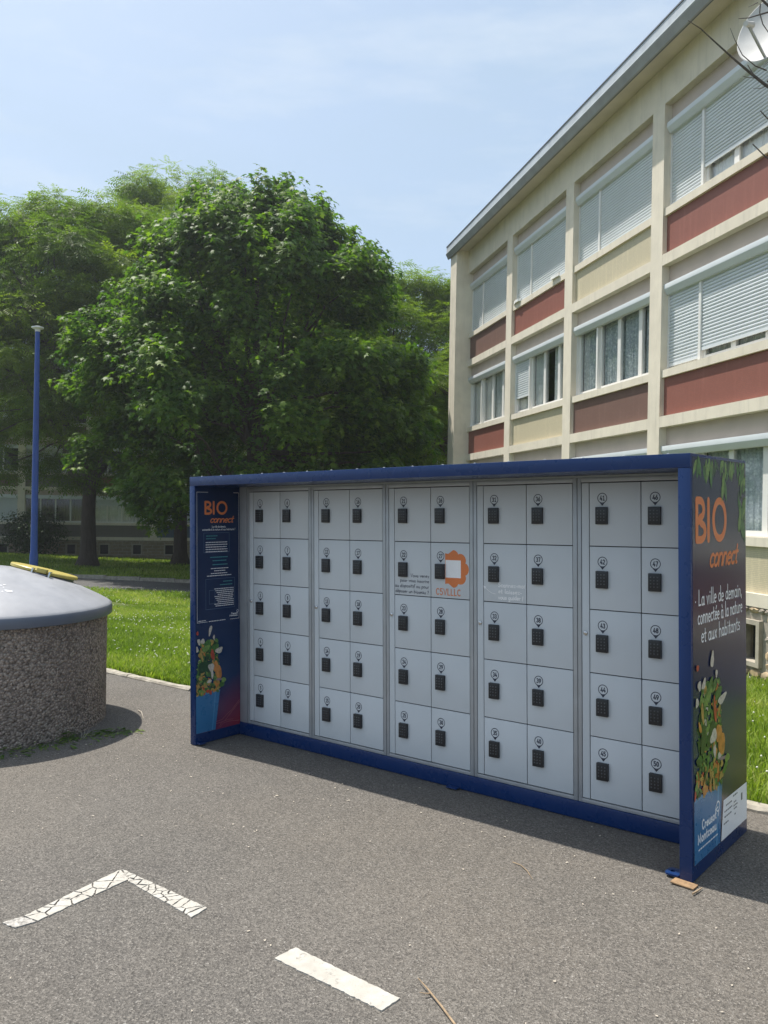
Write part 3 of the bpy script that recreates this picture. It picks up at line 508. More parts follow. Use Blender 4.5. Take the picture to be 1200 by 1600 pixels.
# printed side posters
def blob(cx, cz, rx, rz, rot, n=12, wob=0.15, pointed=0.0):
    out = []; ph = RNG.uniform(0, 6.28)
    for k in range(n):
        a = 2 * PI * k / n; r = 1 + wob * math.sin(3 * a + ph) * RNG.uniform(0.4, 1); x = rx * r * math.cos(a); z = rz * r * math.sin(a) * (1 - pointed * abs(math.cos(a)) ** 2)
        out.append((cx + x * math.cos(rot) - z * math.sin(rot), cz + x * math.sin(rot) + z * math.cos(rot)))
    return out
VEG = ["vegG", "vegD", "vegL", "vegO", "vegR", "vegW", "vegY", "vegP"]
def food_print(name, put, sx, bx0, bx1, bz, top, clipx0, clipx1):
    b = MB(); lay = [0.0012]
    def add(poly, m):
        p = clip_poly(clip_poly(poly, (-1, 0), -clipx0), (1, 0), clipx1)
        if len(p) > 2: flat(b, p, put, lay[0], VEG.index(m)); lay[0] += 0.000012
    w = bx1 - bx0; H = top - bz
    for k in range(360):                              # dense heap above the bucket rim, thinning upwards
        f = RNG.uniform(0, 1) ** 1.05; x = bx0 + w * (0.5 + (RNG.uniform(-0.52, 0.52)) * (1 - 0.35 * f) + 0.08 * f); z = bz - 0.005 + f * H * 0.84
        m = RNG.choice(["vegY", "vegO", "vegG", "vegL", "vegR", "vegD"], p=[.22, .2, .22, .18, .1, .08]) if f < 0.22 else RNG.choice(["vegG", "vegD", "vegL", "vegW", "vegY", "vegR", "vegO"], p=[.40, .28, .16, .03, .05, .03, .05])
        add(blob(x, z, RNG.uniform(0.011, 0.030) * sx, RNG.uniform(0.007, 0.017), RNG.uniform(-1.4, 1.4), 12, 0.22, 0.25), m)
    for x, z, rx, rz, rot, m in ((.28, .42, .055, .034, 1.4, "vegD"), (.55, .42, .05, .036, .9, "vegD"), (.72, .60, .05, .016, 1.75, "vegR"), (.86, .40, .032, .04, .1, "vegO"), (.98, .30, .036, .05, .15, "vegO"), (.66, .40, .034, .03, .3, "vegW"), (.70, .28, .014, .03, .1, "vegW"),
                                 (.50, .78, .05, .026, .8, "vegG"), (.45, .72, .045, .02, .5, "vegL"), (.85, .72, .04, .022, .4, "vegG"), (1.0, .66, .045, .02, .2, "vegW"), (.14, .84, .016, .022, .2, "vegW"), (.30, .84, .024, .018, .7, "vegW"), (.06, .72, .015, .02, .1, "vegW"), (.62, 1.0, .016, .038, -.25, "vegW"), (.78, .88, .011, .018, 0, "vegW"), (.08, .98, .012, .014, 0, "vegR"), (1.05, .18, .05, .008, -.1, "vegP"), (1.12, .10, .034, .02, .6, "vegG"), (.25, .62, .012, .05, .2, "vegY"), (1.2, .16, .026, .018, 0, "vegL")):
        add(blob(bx0 + w * x, bz + H * z, rx * sx * 1.05, rz, rot, 20, 0.20 if m == 'vegW' else 0.12), m)
    return tag(b.build(name, [M[v] for v in VEG], locker), kind="stuff")
XR = X1 + 0.0002
def put_r(y, z, lay): return (XR + lay, y, z)
b = MB(); flat(b, [(-0.385, 0.064), (0.362, 0.064), (0.362, 1.842), (-0.385, 1.842)], put_r, 0.0008); b.build("outer_poster", M["printR"], locker)
b = MB(); flat(b, [(-0.378, 0.066), (-0.042, 0.066), (-0.010, 0.345), (-0.378, 0.345)], put_r, 0.0011); flat(b, [(-0.378, 0.335), (-0.011, 0.335), (-0.006, 0.352), (-0.378, 0.352)], put_r, 0.00125, 1); flat(b, [(-0.100, 0.066), (-0.080, 0.066), (-0.052, 0.334), (-0.072, 0.334)], put_r, 0.0012, 1)
b.build("bucket_print", [M["bucket"], M["bucketlite"]], locker)
food_print("food_print", put_r, 1.25, -0.37, -0.02, 0.348, 0.93, -0.383, 0.30)
b = MB(); flat(b, [(-0.028, 0.066), (0.360, 0.066), (0.360, 0.248), (0.008, 0.248)], put_r, 0.0011); b.build("credit_panel", M["white"], locker)
b = MB()                                             # tiny unreadable credit lines
for k, (x0, x1, z) in enumerate(((.045, .13, .215), (.022, .135, .190), (.022, .125, .165), (.012, .09, .135), (.16, .20, .200), (.155, .225, .183), (.16, .215, .168), (.17, .19, .140), (.15, .21, .232))):
    x = x0
    while x < x1 - 0.006: w = RNG.uniform(0.008, 0.02); strokes(b, [[(x, z), (min(x + w, x1), z)]], 0.0075, put_r, 0.0013); x += w + 0.011
flat(b, [(.268, .180), (.290, .180), (.290, .215), (.268, .215)], put_r, 0.0013); b.build("credit_lines", M["key"], locker)
def bio(b, put, x0, x1, z0, z1, wd_, lay):
    W = x1 - x0; H = z1 - z0; h = wd_ / 2; bw = W * 0.29
    strokes(b, [[(x0 + h, z1 - h), (x0 + bw * .5, z1 - h)] + arc(x0 + bw * .5, z0 + H * .735, bw * .5 - h * .9, H * .265 - h, 90, -90, 10)[1:] + [(x0 + h * 2.1, z0 + H * .47)]], wd_, put, lay)
    strokes(b, [[(x0 + bw * .5, z0 + H * .47)] + arc(x0 + bw * .55, z0 + H * .255, bw * .55 - h * .7, H * .255 - h, 78, -90, 10) + [(x0 + h, z0 + h)]], wd_, put, lay + 0.0003)
    strokes(b, [[(x0 + h, z0 + h), (x0 + h, z1 - h)]], wd_, put, lay + 0.0006)
    strokes(b, [[(x0 + W * .40, z0 + h), (x0 + W * .40, z1 - h)]], wd_, put, lay)
    strokes(b, [arc(x0 + W * .76, (z0 + z1) / 2, W * .24 - h, H / 2 - h, 0, 360, 40)], wd_, put, lay)
b = MB(); bio(b, put_r, -0.352, 0.068, 1.460, 1.668, 0.034, 0.0013)
strokes(b, fit_text("connect", -0.175, 0.222, 1.353, 0.054, slant=0.28, track=-0.02), 0.0155, put_r, 0.0016); b.build("title_lettering", M["orange"], locker)
b = MB()
strokes(b, fit_text("\u00b7 La ville de demain,", -0.36, 0.300, 1.186, 0.036, jit=0.04), 0.0072, put_r, 0.0013)
strokes(b, fit_text("connect\u00e9e \u00e0 la nature", -0.325, 0.304, 1.106, 0.036, jit=0.04), 0.0072, put_r, 0.0013); strokes(b, fit_text("et aux habitants", -0.282, 0.266, 1.022, 0.036, jit=0.04), 0.0072, put_r, 0.0013)
strokes(b, fit_text("Creusot", -0.282, -0.090, 0.196, 0.021, track=0.2), 0.0085, put_r, 0.0013); strokes(b, fit_text("Montceau", -0.335, -0.090, 0.146, 0.021, track=0.2), 0.0085, put_r, 0.0013)
x = -0.326
while x < -0.1: w = RNG.uniform(0.01, 0.03); strokes(b, [[(x, 0.117), (x + w, 0.117)]], 0.006, put_r, 0.0013); x += w + 0.010
strokes(b, [arc(-0.072, 0.243, 0.024, 0.022, -150, 120) + [(-0.108, 0.235), (-0.072, 0.240)], [(-0.060, 0.225), (-0.068, 0.200)]], 0.0075, put_r, 0.0013)
tag(b.build("white_lettering", M["white"], locker), kind="stuff")
b = MB(); lay = 0.00105
for k in range(95):                                  # foliage hanging from the upper edge and the rear corner
    if k < 40: y = RNG.uniform(-0.375, 0.34); z = 1.838 - abs(RNG.normal(0, 0.028)) - 0.02
    else: f = RNG.uniform(0, 1); y = 0.345 - abs(RNG.normal(0, 0.06)) * (1 - 0.5 * f); z = 1.835 - f * 0.36
    if y < 0.15 and z < 1.76 and RNG.uniform() < 0.6: continue
    ln = RNG.uniform(0.03, 0.05); rot = -PI / 2 + RNG.normal(0, 0.45); p = []
    for t, wdt in ((-1, 0), (-.6, .55), (-.1, .8), (.4, .6), (1, 0), (.4, -.6), (-.1, -.8), (-.6, -.55)):
        u = t * ln; v_ = wdt * ln * 0.42; p.append((y + u * math.cos(rot) - v_ * math.sin(rot), z + u * math.sin(rot) + v_ * math.cos(rot)))
    p = clip_poly(clip_poly(p, (0, 1), 1.841), (1, 0), 0.361); p = clip_poly(p, (-1, 0), 0.384)
    if len(p) > 2: flat(b, p, put_r, lay, int(RNG.integers(0, 3))); lay += 0.00001
for y, z, r in ((-0.30, 1.80, -1.2), (-0.15, 1.76, -1.5), (-0.20, 1.775, -1.9), (0.02, 1.735, -1.7), (0.05, 1.70, -1.35), (0.01, 1.70, -1.8), (0.30, 1.52, -1.5), (0.26, 1.55, -1.9), (0.33, 1.50, -1.3)):
    p = []
    for t, wdt in ((-1, 0), (-.6, .55), (-.1, .8), (.4, .6), (1, 0), (.4, -.6), (-.1, -.8), (-.6, -.55)):
        u = t * 0.055; v_ = wdt * 0.026; p.append((y + u * math.cos(r) - v_ * math.sin(r), z + u * math.sin(r) + v_ * math.cos(r)))
    p = clip_poly(p, (1, 0), 0.361); flat(b, p, put_r, lay, 0 if r > -1.6 else 2); lay += 0.00001
tag(b.build("foliage_print", [M["vegG"], M["vegD"], M["vegL"]], locker), kind="stuff")
XL = X0 + TH + 0.0002
def put_l(y, z, lay): return (XL + lay, y, z)
b = MB(); flat(b, [(-0.400, 0.074), (-0.005, 0.074), (-0.005, 1.785), (-0.400, 1.785)], put_l, 0.0008); b.build("inner_poster", M["printL"], locker)
b = MB(); flat(b, [(-0.399, 0.076), (-0.231, 0.076), (-0.190, 0.344), (-0.399, 0.344)], put_l, 0.0011); flat(b, [(-0.399, 0.336), (-0.192, 0.336), (-0.187, 0.350), (-0.399, 0.350)], put_l, 0.00125, 1); flat(b, [(-0.262, 0.08), (-0.254, 0.08), (-0.226, 0.334), (-0.236, 0.334)], put_l, 0.0012, 1)
b.build("bucket_print", [M["bucket"], M["bucketlite"]], locker)
food_print("food_print", put_l, 0.72, -0.405, -0.20, 0.347, 0.78, -0.398, -0.02)
b = MB(); bio(b, put_l, -0.322, -0.117, 1.592, 1.690, 0.0165, 0.0013); strokes(b, fit_text("connect", -0.274, -0.066, 1.538, 0.026, slant=0.28, track=-0.02), 0.0078, put_l, 0.0016); b.build("title_lettering", M["orange"], locker)
b = MB()
strokes(b, [[(-0.29, 1.750), (-0.387, 1.750), (-0.387, 0.842), (-0.30, 0.842)], [(-0.06, 1.750), (-0.012, 1.750), (-0.012, 0.842), (-0.095, 0.842)]], 0.0022, put_l, 0.0013)
strokes(b, fit_text("La ville de demain,", -0.256, -0.130, 1.502, 0.0072), 0.002, put_l, 0.0013); strokes(b, fit_text("connect\u00e9e \u00e0 la nature et aux habitants !", -0.341, -0.045, 1.482, 0.0072), 0.002, put_l, 0.0013)
def tinylines(b, rows, wd_, gap=0.006):
    for x0, x1, z in rows:
        x = x0
        while x < x1 - 0.004: w = RNG.uniform(0.006, 0.02); strokes(b, [[(x, z), (min(x + w, x1), z)]], wd_, put_l, 0.0013); x += w + gap
tinylines(b, [(-.31, -.12, 1.398 - .0165 * k) for k in range(5)] + [(-.265, -.11, 1.213), (-.235, -.14, 1.196), (-.265, -.115, 1.178), (-.30, -.085, 1.162)] + [(-.235 + .010 * (k % 4), -.064, 1.068 - .0135 * k) for k in range(10)], 0.0046)
strokes(b, fit_text("Creusot", -0.085, -0.025, 0.876, 0.006), 0.0026, put_l, 0.0013); strokes(b, fit_text("Montceau", -0.10, -0.025, 0.862, 0.006), 0.0026, put_l, 0.0013); strokes(b, [arc(-0.026, 0.896, 0.008, 0.008, 0, 330)], 0.0026, put_l, 0.0013)
tinylines(b, [(-.375, -.315, 0.853), (-.285, -.14, 0.843)], 0.004)
tag(b.build("white_lettering", M["white"], locker), kind="stuff")
b = MB(); tinylines(b, [(-.305, -.20, 1.443), (-.305, -.225, 1.424), (-.27, -.115, 1.292), (-.25, -.13, 1.268), (-.25, -.12, 1.240), (-.155, -.07, 1.118), (-.185, -.07, 1.095)], 0.0062); b.build("teal_lettering", M["teal"], locker)
b = MB(); strokes(b, [[(-.328, 1.465), (-.101, 1.465), (-.101, 1.327), (-.328, 1.327), (-.328, 1.4645)], [(-.312, 1.14), (-.052, 1.14), (-.052, .928), (-.312, .928), (-.312, 1.1395)], [(-.282, 1.06), (-.232, 1.06), (-.232, .965), (-.282, .965), (-.282, 1.0595)]], 0.0024, put_l, 0.0013); tag(b.build("poster_boxes", M["frost"], locker), kind="stuff")
b = MB(); strokes(b, [[(-.225, .13), (-.17, .135), (-.12, .17), (-.08, .19), (-.01, .25)], [(-.225, .115), (-.15, .12), (-.09, .17), (-.01, .235)], [(-.20, .09), (-.17, .118), (-.12, .125), (-.07, .12)], [(-.19, .085), (-.16, .108), (-.11, .112), (-.01, .10)]], 0.0022, put_l, 0.0012); b.build("line_art_print", M["maroonline"], locker)
shim = tag(MB().box(-0.055, 0.055, -0.028, 0.028, -0.006, 0.006).build("wooden_shim", M["wood"], bevel=0.002), "small wooden shim wedged under the locker station's front foot", "shim")
shim.location = (1.318, 3.605, float(lot_z(1.318, 3.605)) + 0.007); shim.rotation_euler = (0, 0.02, math.radians(-42))
shim.scale = (0.92, 1, 0.55)

# ---------------------------------------------------------------- semi-buried waste container
CX, CY = -3.11, 6.45; cz = float(lot_z(CX, CY))
cont = empty("waste_container", loc=(CX, CY, cz)); tag(cont, "round semi-buried waste container with pebbled concrete wall and grey domed lid", "container")
MB().lathe([(0.95, -0.3), (0.952, 0.0), (0.95, 0.4), (0.95, 0.86)], 128).build("concrete_wall", M["aggregate"], cont, 40)
pr = [(0.955, 0.852), (0.975, 0.838), (0.984, 0.842), (0.988, 0.86), (0.987, 0.89), (0.980, 0.915), (0.960, 0.932)]
n0 = len(pr)
for k in range(1, 15): a = k / 14; pr.append((0.960 * (1 - a) + 0.02 * a, 0.932 + 0.285 * (1 - (1 - a) ** 1.9)))
ld = MB().lathe(pr, 128, 0, cap0=True); ld.m = [1 if min(vv for vv in f) < 128 * (n0 - 2) else 0 for f in ld.f]; ld.build("lid", [M["lid"], M["lidedge"]], cont, 50)
tilt = Matrix.Translation((0.38, 0.30, 1.115)) @ Matrix.Rotation(math.radians(14.5), 4, Vector((-0.50, 1, 0)))
def tb(b): b.v = [tuple(tilt @ Vector(v)) for v in b.v]; return b
tb(MB().lathe([(0.235, -0.09), (0.235, 0.035)], 48)).build("hatch_neck", M["lidedge"], cont, 40)
hc = tb(MB().lathe([(0.236, 0.034), (0.256, 0.028), (0.260, 0.032), (0.260, 0.048), (0.254, 0.054), (0.14, 0.060), (0.01, 0.062)], 48)).build("hatch_cover", M["yellow"], cont, 40)
b = MB().box(0.04, 0.12, -0.275, -0.23, 0.034, 0.070); tb(b).build("handle", M["yellow"], hc, bevel=0.008)
b = MB().box(0.03, 0.13, -0.284, -0.23, -0.02, 0.0275); tb(b).build("latch", M["lidedge"], cont, bevel=0.006)
b = MB(); b.box(0.005, 0.018, -0.282, -0.238, -0.02, 0.06); b.box(0.142, 0.155, -0.282, -0.238, -0.02, 0.06); tb(b).build("latch_bracket", M["chrome"], cont, bevel=0.003)
def domez(r): a = (0.96 - r) / 0.94; return 0.932 + 0.285 * (1 - (1 - a) ** 1.9)
b = MB()
for cx_, cy_, rx, ry in ((0.46, -0.50, 0.028, 0.013), (0.40, -0.43, 0.010, 0.006), (0.385, -0.45, 0.009, 0.006), (0.41, -0.47, 0.006, 0.005), (0.43, -0.53, 0.007, 0.005)):
    p = blob(cx_, cy_, rx, ry, 0.3, 9, 0.4); b.face([(x, y, domez(math.hypot(x, y)) + 0.0025) for x, y in p])
b.build("lid_scuff", M["sticker"], cont)

# ---------------------------------------------------------------- street lamp
lx, ly = -6.447, 15.5; lz = float(ground_z(lx, ly)); lamp = empty("street_lamp", loc=(lx, ly, lz)); tag(lamp, "tall slim blue lamp post with a small pale head, behind the waste container", "street lamp")
htop = 4.80 - lz
MB().tube([(0, 0, 0), (0, 0, 0.9), (0, 0, 1.0), (0, 0, 2.6), (0, 0, htop)], [0.078, 0.075, 0.062, 0.056, 0.040], 20).build("pole", M["lampblue"], lamp, 40)
MB().lathe([(0.16, 0), (0.16, 0.02), (0.10, 0.03)], 24).build("base_plate", M["lampblue"], lamp, 40)
b = MB(); b.lathe([(0.045, htop - 0.02), (0.05, htop + 0.02), (0.085, htop + 0.03), (0.108, htop + 0.045), (0.108, htop + 0.065), (0.05, htop + 0.08)], 24); b.build("lamp_head", M["lamphead"], lamp, 40)

# ---------------------------------------------------------------- apartment buildings
WB, PWD, ST = 3.258, 0.352, 2.53
def wave_sheet(x0, x1, y, z0, z1, amp, wl, seed):
    b = MB(); n = max(8, int((x1 - x0) / 0.022)); r = random.Random(seed); ph = r.uniform(0, 6); i0 = 0
    for k in range(n + 1):
        x = x0 + (x1 - x0) * k / n; yy = y + amp * math.sin(2 * PI * x / wl + ph) + amp * 0.5 * math.sin(2 * PI * x / (wl * 0.43) + ph * 2); b.v += [(x, yy, z0), (x, yy, z1)]
    for k in range(n): b.f.append((2 * k, 2 * k + 2, 2 * k + 3, 2 * k + 1)); b.m.append(0)
    return b
def slats(x0, x1, z0, z1, y):
    b = MB(); p = 0.05; n = max(1, int((z1 - z0) / p)); z = z1
    for k in range(n):
        zt = z1 - k * p; pts = [(y + 0.014, zt), (y - 0.003, zt - 0.006), (y - 0.007, zt - 0.020), (y - 0.004, zt - 0.034), (y + 0.004, zt - 0.038), (y + 0.014, zt - p)]
        i = len(b.v); b.v += [(x0, a, c) for a, c in pts] + [(x1, a, c) for a, c in pts]
        for j in range(5): b.f.append((i + j, i + j + 1, i + 7 + j, i + 6 + j)); b.m.append(0)
        z = zt - p
    b.box(x0, x1, y - 0.008, y + 0.012, z - 0.05, z - 0.001); return b
SECT = [(0.02, 0.83), (0.89, 1.60), (1.60, 2.33), (2.33, 2.886)]
def window(parent, x, zb, left, right, curtains, seed):      # left / right: how far the shutters are down (0..1)
    x1 = x + WB - PWD; z0, z1 = zb + 0.90, zb + 2.20; H = z1 - z0; b = MB()
    for s0, s1 in SECT:
        a0, a1 = x + s0, x + s1; f = 0.055
        b.box(a0, a0 + f, 0.17, 0.225, z0, z1); b.box(a1 - f, a1 - 0.001, 0.17, 0.225, z0, z1); b.box(a0 + f, a1 - f, 0.172, 0.223, z0, z0 + 0.075); b.box(a0 + f, a1 - f, 0.172, 0.223, z1 - 0.05, z1)
    b.box(x + 0.831, x + 0.889, 0.115, 0.235, z0 - 0.0, z1)
    w = b.build("window", M["frame"], parent)
    for s0, s1 in SECT: MB().box(x + s0 + 0.056, x + s1 - 0.056, 0.195, 0.201, z0 + 0.076, z1 - 0.051).build("pane", M["glass"], w)
    for s0, s1 in ((0.0, 0.02), (2.886, 2.906)): MB().box(x + s0, x + s1, 0.115, 0.17, z0, z1).build("guide_rail", M["frame"], w)
    bx = MB(); zt, zb2 = zb + 2.235, zb + 2.075
    bx.prism([(0.165, zt), (0.035, zt), (0.035, zt - 0.075), (0.085, zb2), (0.165, zb2)], lambda p, t: (t, p[0], p[1]), x + 0.004, x1 - 0.004); bx.build("shutter_box", M["shutter"], w, bevel=0.004)
    if left: slats(x + 0.021, x + 0.829, z1 - 0.05 - (H - 0.09) * left, z1, 0.142).build("shutter", M["shutter"], w)
    if right: slats(x + 0.891, x + 2.885, z1 - 0.05 - (H - 0.09) * right, z1, 0.142).build("shutter", M["shutter"], w)
    if curtains:
        mt = M["lace"] if curtains == 1 else M["sheer"]; rr = random.Random(seed)
        for i, (s0, s1) in enumerate(SECT):
            if curtains == 3 and i == 2: wave_sheet(x + s0 + 0.28, x + s1 - 0.06, 0.28, z0 + 0.05, z1, 0.02, 0.09, seed + i).build("curtain", mt, w); continue
            wave_sheet(x + s0 + 0.005, x + s1 - 0.005, 0.262, z0 + 0.04 + rr.uniform(0, 0.05), z1, 0.014, rr.uniform(0.09, 0.15), seed + i).build("curtain", mt, w)
    return w
def stone_mesh(name, mat, seed):
    r = random.Random(seed); b = MB(); n = 8; out = []
    for k in range(n):
        a = 2 * PI * (k + 0.5) / n; c, s = math.cos(a), math.sin(a); m_ = max(abs(c), abs(s)); out.append((0.5 * c / m_ * r.uniform(0.88, 1.0), 0.5 * s / m_ * r.uniform(0.86, 1.0)))
    lo = [(x, 0.5, z) for x, z in out]; mid = [(x, -0.2 + r.uniform(-.15, .15), z) for x, z in out]; hi = [(x * 0.82, -0.5 + r.uniform(-.2, .2), z * 0.78) for x, z in out]; b.v = lo + mid + hi + [(0, -0.6, 0)]
    for k in range(n):
        j = (k + 1) % n; b.f += [(k, j, n + j, n + k), (n + k, n + j, 2 * n + j, 2 * n + k), (2 * n + k, 2 * n + j, 3 * n)]; b.m += [0, 0, 0]
    return b.mesh(name, mat, 35)
STONES = [stone_mesh("stone", M[("stone1", "stone2", "stone3")[i % 3]], i) for i in range(9)]
def building(name, label, M4, nb, base_z, ground_lo, panels, wins, overhang, near):
    root = empty(name, M4); tag(root, label, "building"); L = nb * WB; z0 = base_z; zt = z0 + 3 * ST
    MB().box(-0.36, L + 0.36, 0.70, 9.5, ground_lo, zt + 0.55).build("interior_mass", M["dark"], root)  # solid core coloured dark to stand in for unlit rooms
    for j in range(0 if not near else 1, nb + 1):
        if near and j == nb: continue
        MB().box(j * WB - PWD / 2, j * WB + PWD / 2, 0.0, 0.26, z0 + 0.0, zt).build("pilaster", M["plaster"], root)
    MB().box(-0.36, L + 0.36, 0.0, 0.60, zt, zt + 0.60).build("top_beam", M["plaster"], root)
    for s in range(3):
        zb = z0 + s * ST
        for j in range(nb):
            x0 = j * WB + PWD / 2; x1 = x0 + WB - PWD
            MB().box(x0 + 0.0005, x1 - 0.0005, 0.002, 0.26, zb, zb + 0.17).build("floor_band", M["plaster"], root)
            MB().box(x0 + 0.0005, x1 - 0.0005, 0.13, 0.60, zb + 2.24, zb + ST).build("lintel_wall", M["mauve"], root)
            MB().box(x0 + 0.0005, x1 - 0.0005, 0.075, 0.60, zb + 0.1705, zb + 0.776).build("spandrel_panel", M[panels[s][j % len(panels[s])]], root)
            MB().box(x0 + 0.0005, x1 - 0.0005, 0.028, 0.24, zb + 0.7765, zb + 0.896).build("window_sill", M["plaster"], root)
            if near: window(root, x0, zb, *wins[s][j % len(wins[s])], s * 10 + j)
            else:
                b = MB(); q0, q1 = zb + 0.897, zb + 2.20
                for k in range(5): xx = x0 + (x1 - x0) * k / 4; b.box(max(x0, xx - 0.035), min(x1, xx + 0.035), 0.17, 0.22, q0, q1)
                b.box(x0 + 0.04, x1 - 0.04, 0.172, 0.218, q0, q0 + 0.08); b.box(x0 + 0.04, x1 - 0.04, 0.172, 0.218, q1 - 0.06, q1)
                w = b.build("window", M["frame"], root)
                bx = MB().box(x0 + 0.004, x1 - 0.004, 0.06, 0.165, zb + 2.10, zb + 2.285); bx.build("shutter_box", M["shutter"], w)
                dn = wins[s][j % len(wins[s])]
                if dn: slats(x0 + 0.03, x1 - 0.03, q1 - 1.2 * dn, q1, 0.142).build("shutter", M["shutter"], w)
                if dn < 0.95: MB().box(x0 + 0.036, x1 - 0.036, 0.195, 0.201, q0 + 0.082, q1 - 0.062).build("pane", M["glass"], w); wave_sheet(x0 + 0.05, x1 - 0.05, 0.30, q0, q1, 0.02, 0.14, j + s).build("curtain", M["sheer" if (j + s) % 2 else "dark"], w)  # alternate sheets carry the dark unlit-room colour
    # end walls
    if near:
        for xa, xb in ((-0.36, 0.1755), (L - 0.1755, L + 0.36)): MB().box(xa, xb, -0.35, 0.69, ground_lo, zt + 0.598).build("end_pier", M["plaster"], root)
    else:
        for xa, xb in ((-0.36, -0.177), (L + 0.177, L + 0.36)): MB().box(xa, xb, 0.0, 0.69, z0, zt).build("end_pier", M["plaster"], root)
    for xa in (-0.361, L + 0.3605): MB().box(xa - (0.05 if xa < 0 else 0), xa + (0 if xa < 0 else 0.05), 0.695, 9.5, ground_lo, zt + 0.55).build("gable_wall", M["plaster"], root)
    # roof with overhanging eave and gutter
    oh = overhang; ze = zt + 0.60
    MB().box(-0.45, L + 0.45, -oh + 0.06, 9.6, ze + 0.001, ze + 0.10).build("soffit_slab", M["soffit"], root)
    rf = MB().box(-0.47, L + 0.47, -oh + 0.05, 9.65, ze + 0.101, ze + 0.20).build("roof", M["roofing"], root)
    g = MB(); g.prism([(-oh - 0.03, ze + 0.045), (-oh + 0.03, ze - 0.075), (-oh + 0.058, ze - 0.075), (-oh + 0.058, ze + 0.07), (-oh - 0.03, ze + 0.07)], lambda p, t: (t, p[0], p[1]), -0.48, L + 0.48); g.build("gutter", M["gutter"], root)
    g = MB().box(-0.48, L + 0.48, -oh - 0.012, -oh + 0.046, ze + 0.071, ze + 0.25); g.build("fascia", M["zinc"], root)
    MB().box(-0.485, L + 0.485, -oh - 0.025, -oh + 0.10, ze + 0.251, ze + 0.275).build("roof_edge_trim", M["zincdark"], root)
    MB().box(-0.48, L + 0.48, -oh - 0.036, -oh - 0.0125, ze + 0.062, ze + 0.080).build("gutter_lip", M["shutter"], root)
    MB().box(-0.44, L + 0.44, -oh + 0.0585, -oh + 0.10, ze - 0.055, ze + 0.0).build("painted_gutter_shadow", M["zincdark"], root)  # dark strip stands in for the shadow line behind the gutter
    # stone base with cellar vents
    xs = [j * WB + o for j in range(nb) for o in (0.80, 2.43)]
    vent_z0, vent_z1 = z0 - 0.72, z0 - 0.22
    bw = MB(); prev = -0.34
    for vx in xs:
        bw.box(prev, vx - 0.22, 0.03, 0.60, ground_lo, z0 - 0.0005); bw.box(vx - 0.2195, vx + 0.2195, 0.03, 0.60, ground_lo, vent_z0); bw.box(vx - 0.2195, vx + 0.2195, 0.03, 0.60, vent_z1, z0 - 0.0005); prev = vx + 0.22
    bw.box(prev, L + 0.34, 0.03, 0.60, ground_lo, z0 - 0.0005)
    base = bw.build("stone_base", M["mortar"] if near else M["farstone"], root)
    for vx in xs:
        b = MB(); a0, a1 = vx - 0.27, vx + 0.27
        b.box(a0, vx - 0.205, -0.03, 0.2, vent_z0 - 0.05, vent_z1 + 0.05); b.box(vx + 0.205, a1, -0.03, 0.2, vent_z0 - 0.05, vent_z1 + 0.05); b.box(vx - 0.2045, vx + 0.2045, -0.028, 0.2, vent_z0 - 0.05, vent_z0 + 0.01); b.box(vx - 0.2045, vx + 0.2045, -0.028, 0.2, vent_z1 - 0.01, vent_z1 + 0.05)
        vf = b.build("cellar_vent", M["concrete"], root)
        g = MB().box(vx - 0.204, vx + 0.204, 0.24, 0.25, vent_z0 + 0.01, vent_z1 - 0.01); g.build("vent_shade", M["vent_shade"], vf)  # flat dark sheet stands in for the shade inside the vent opening
    if near:
        r = random.Random(3); cnt = 0; rest = MB(); zc = ground_lo + 0.25
        rows = []
        while zc < z0 - 0.05:
            h = r.uniform(0.09, 0.16)
            if zc + h > z0: h = z0 - zc - 0.004
            rows.append((zc, h)); zc += h
        for zc, h in rows:
            x = 0.18 + r.uniform(0, 0.1)
            while x < L - 0.3:
                wd_ = r.uniform(0.10, 0.34); cxm = x + wd_ / 2
                if not any(abs(cxm - vx) < 0.27 + wd_ / 2 and zc + h > vent_z0 - 0.05 and zc < vent_z1 + 0.05 for vx in xs):
                    if 10.2 < cxm < 15.2 and cnt < 290:
                        o = link("stone", STONES[r.randrange(9)], base); o.location = (cxm, 0.022, zc + h / 2); o.scale = (wd_ - 0.012, 0.055, h - 0.010); cnt += 1
                    else: rest.box(x + 0.006, x + wd_ - 0.006, r.uniform(-0.002, 0.016), 0.028, zc + 0.006, zc + h - 0.006, r.randrange(3))
                x += wd_
        tag(rest.build("stonework", [M["stone1"], M["stone2"], M["stone3"]], base), kind="stuff")
    return root
UA = (0.21531697, -0.97654421); MA = Matrix(((UA[0], -UA[1], 0, 2.139), (UA[1], UA[0], 0, 22.869), (0, 0, 1, 0), (0, 0, 0, 1)))
C_, R_, B_ = "tcream", "tred", "tbrown"
PANELS = [[R_, B_, C_, C_, R_], [R_, C_, B_, R_, C_], [B_, R_, C_, R_, B_]]
WINS = [[(0, 0, 1), (0.6, 0, 1), (0, 0, 2), (0, 0, 1), (1, 0.4, 1)],
        [(0, 0, 2), (0.72, 0, 3), (0, 0, 1), (0.96, 0.88, 2), (0, 0, 1)],
        [(1, 1, 0), (0.97, 0.97, 0), (1, 1, 0), (1, 0.76, 2), (1, 1, 0)]]
blockA = building("apartment_building", "cream three-storey apartment block with red, brown and cream panels beside the lockers", MA, 6, 0.444, -0.95, PANELS, WINS, 0.43, True)
ub = (0.9766, 0.2150); ox, oy = -12.05 - 4 * WB * ub[0], 44.0 - 4 * WB * ub[1]
MBm = Matrix(((ub[0], -ub[1], 0, ox), (ub[1], ub[0], 0, oy), (0, 0, 1, 0), (0, 0, 0, 1)))
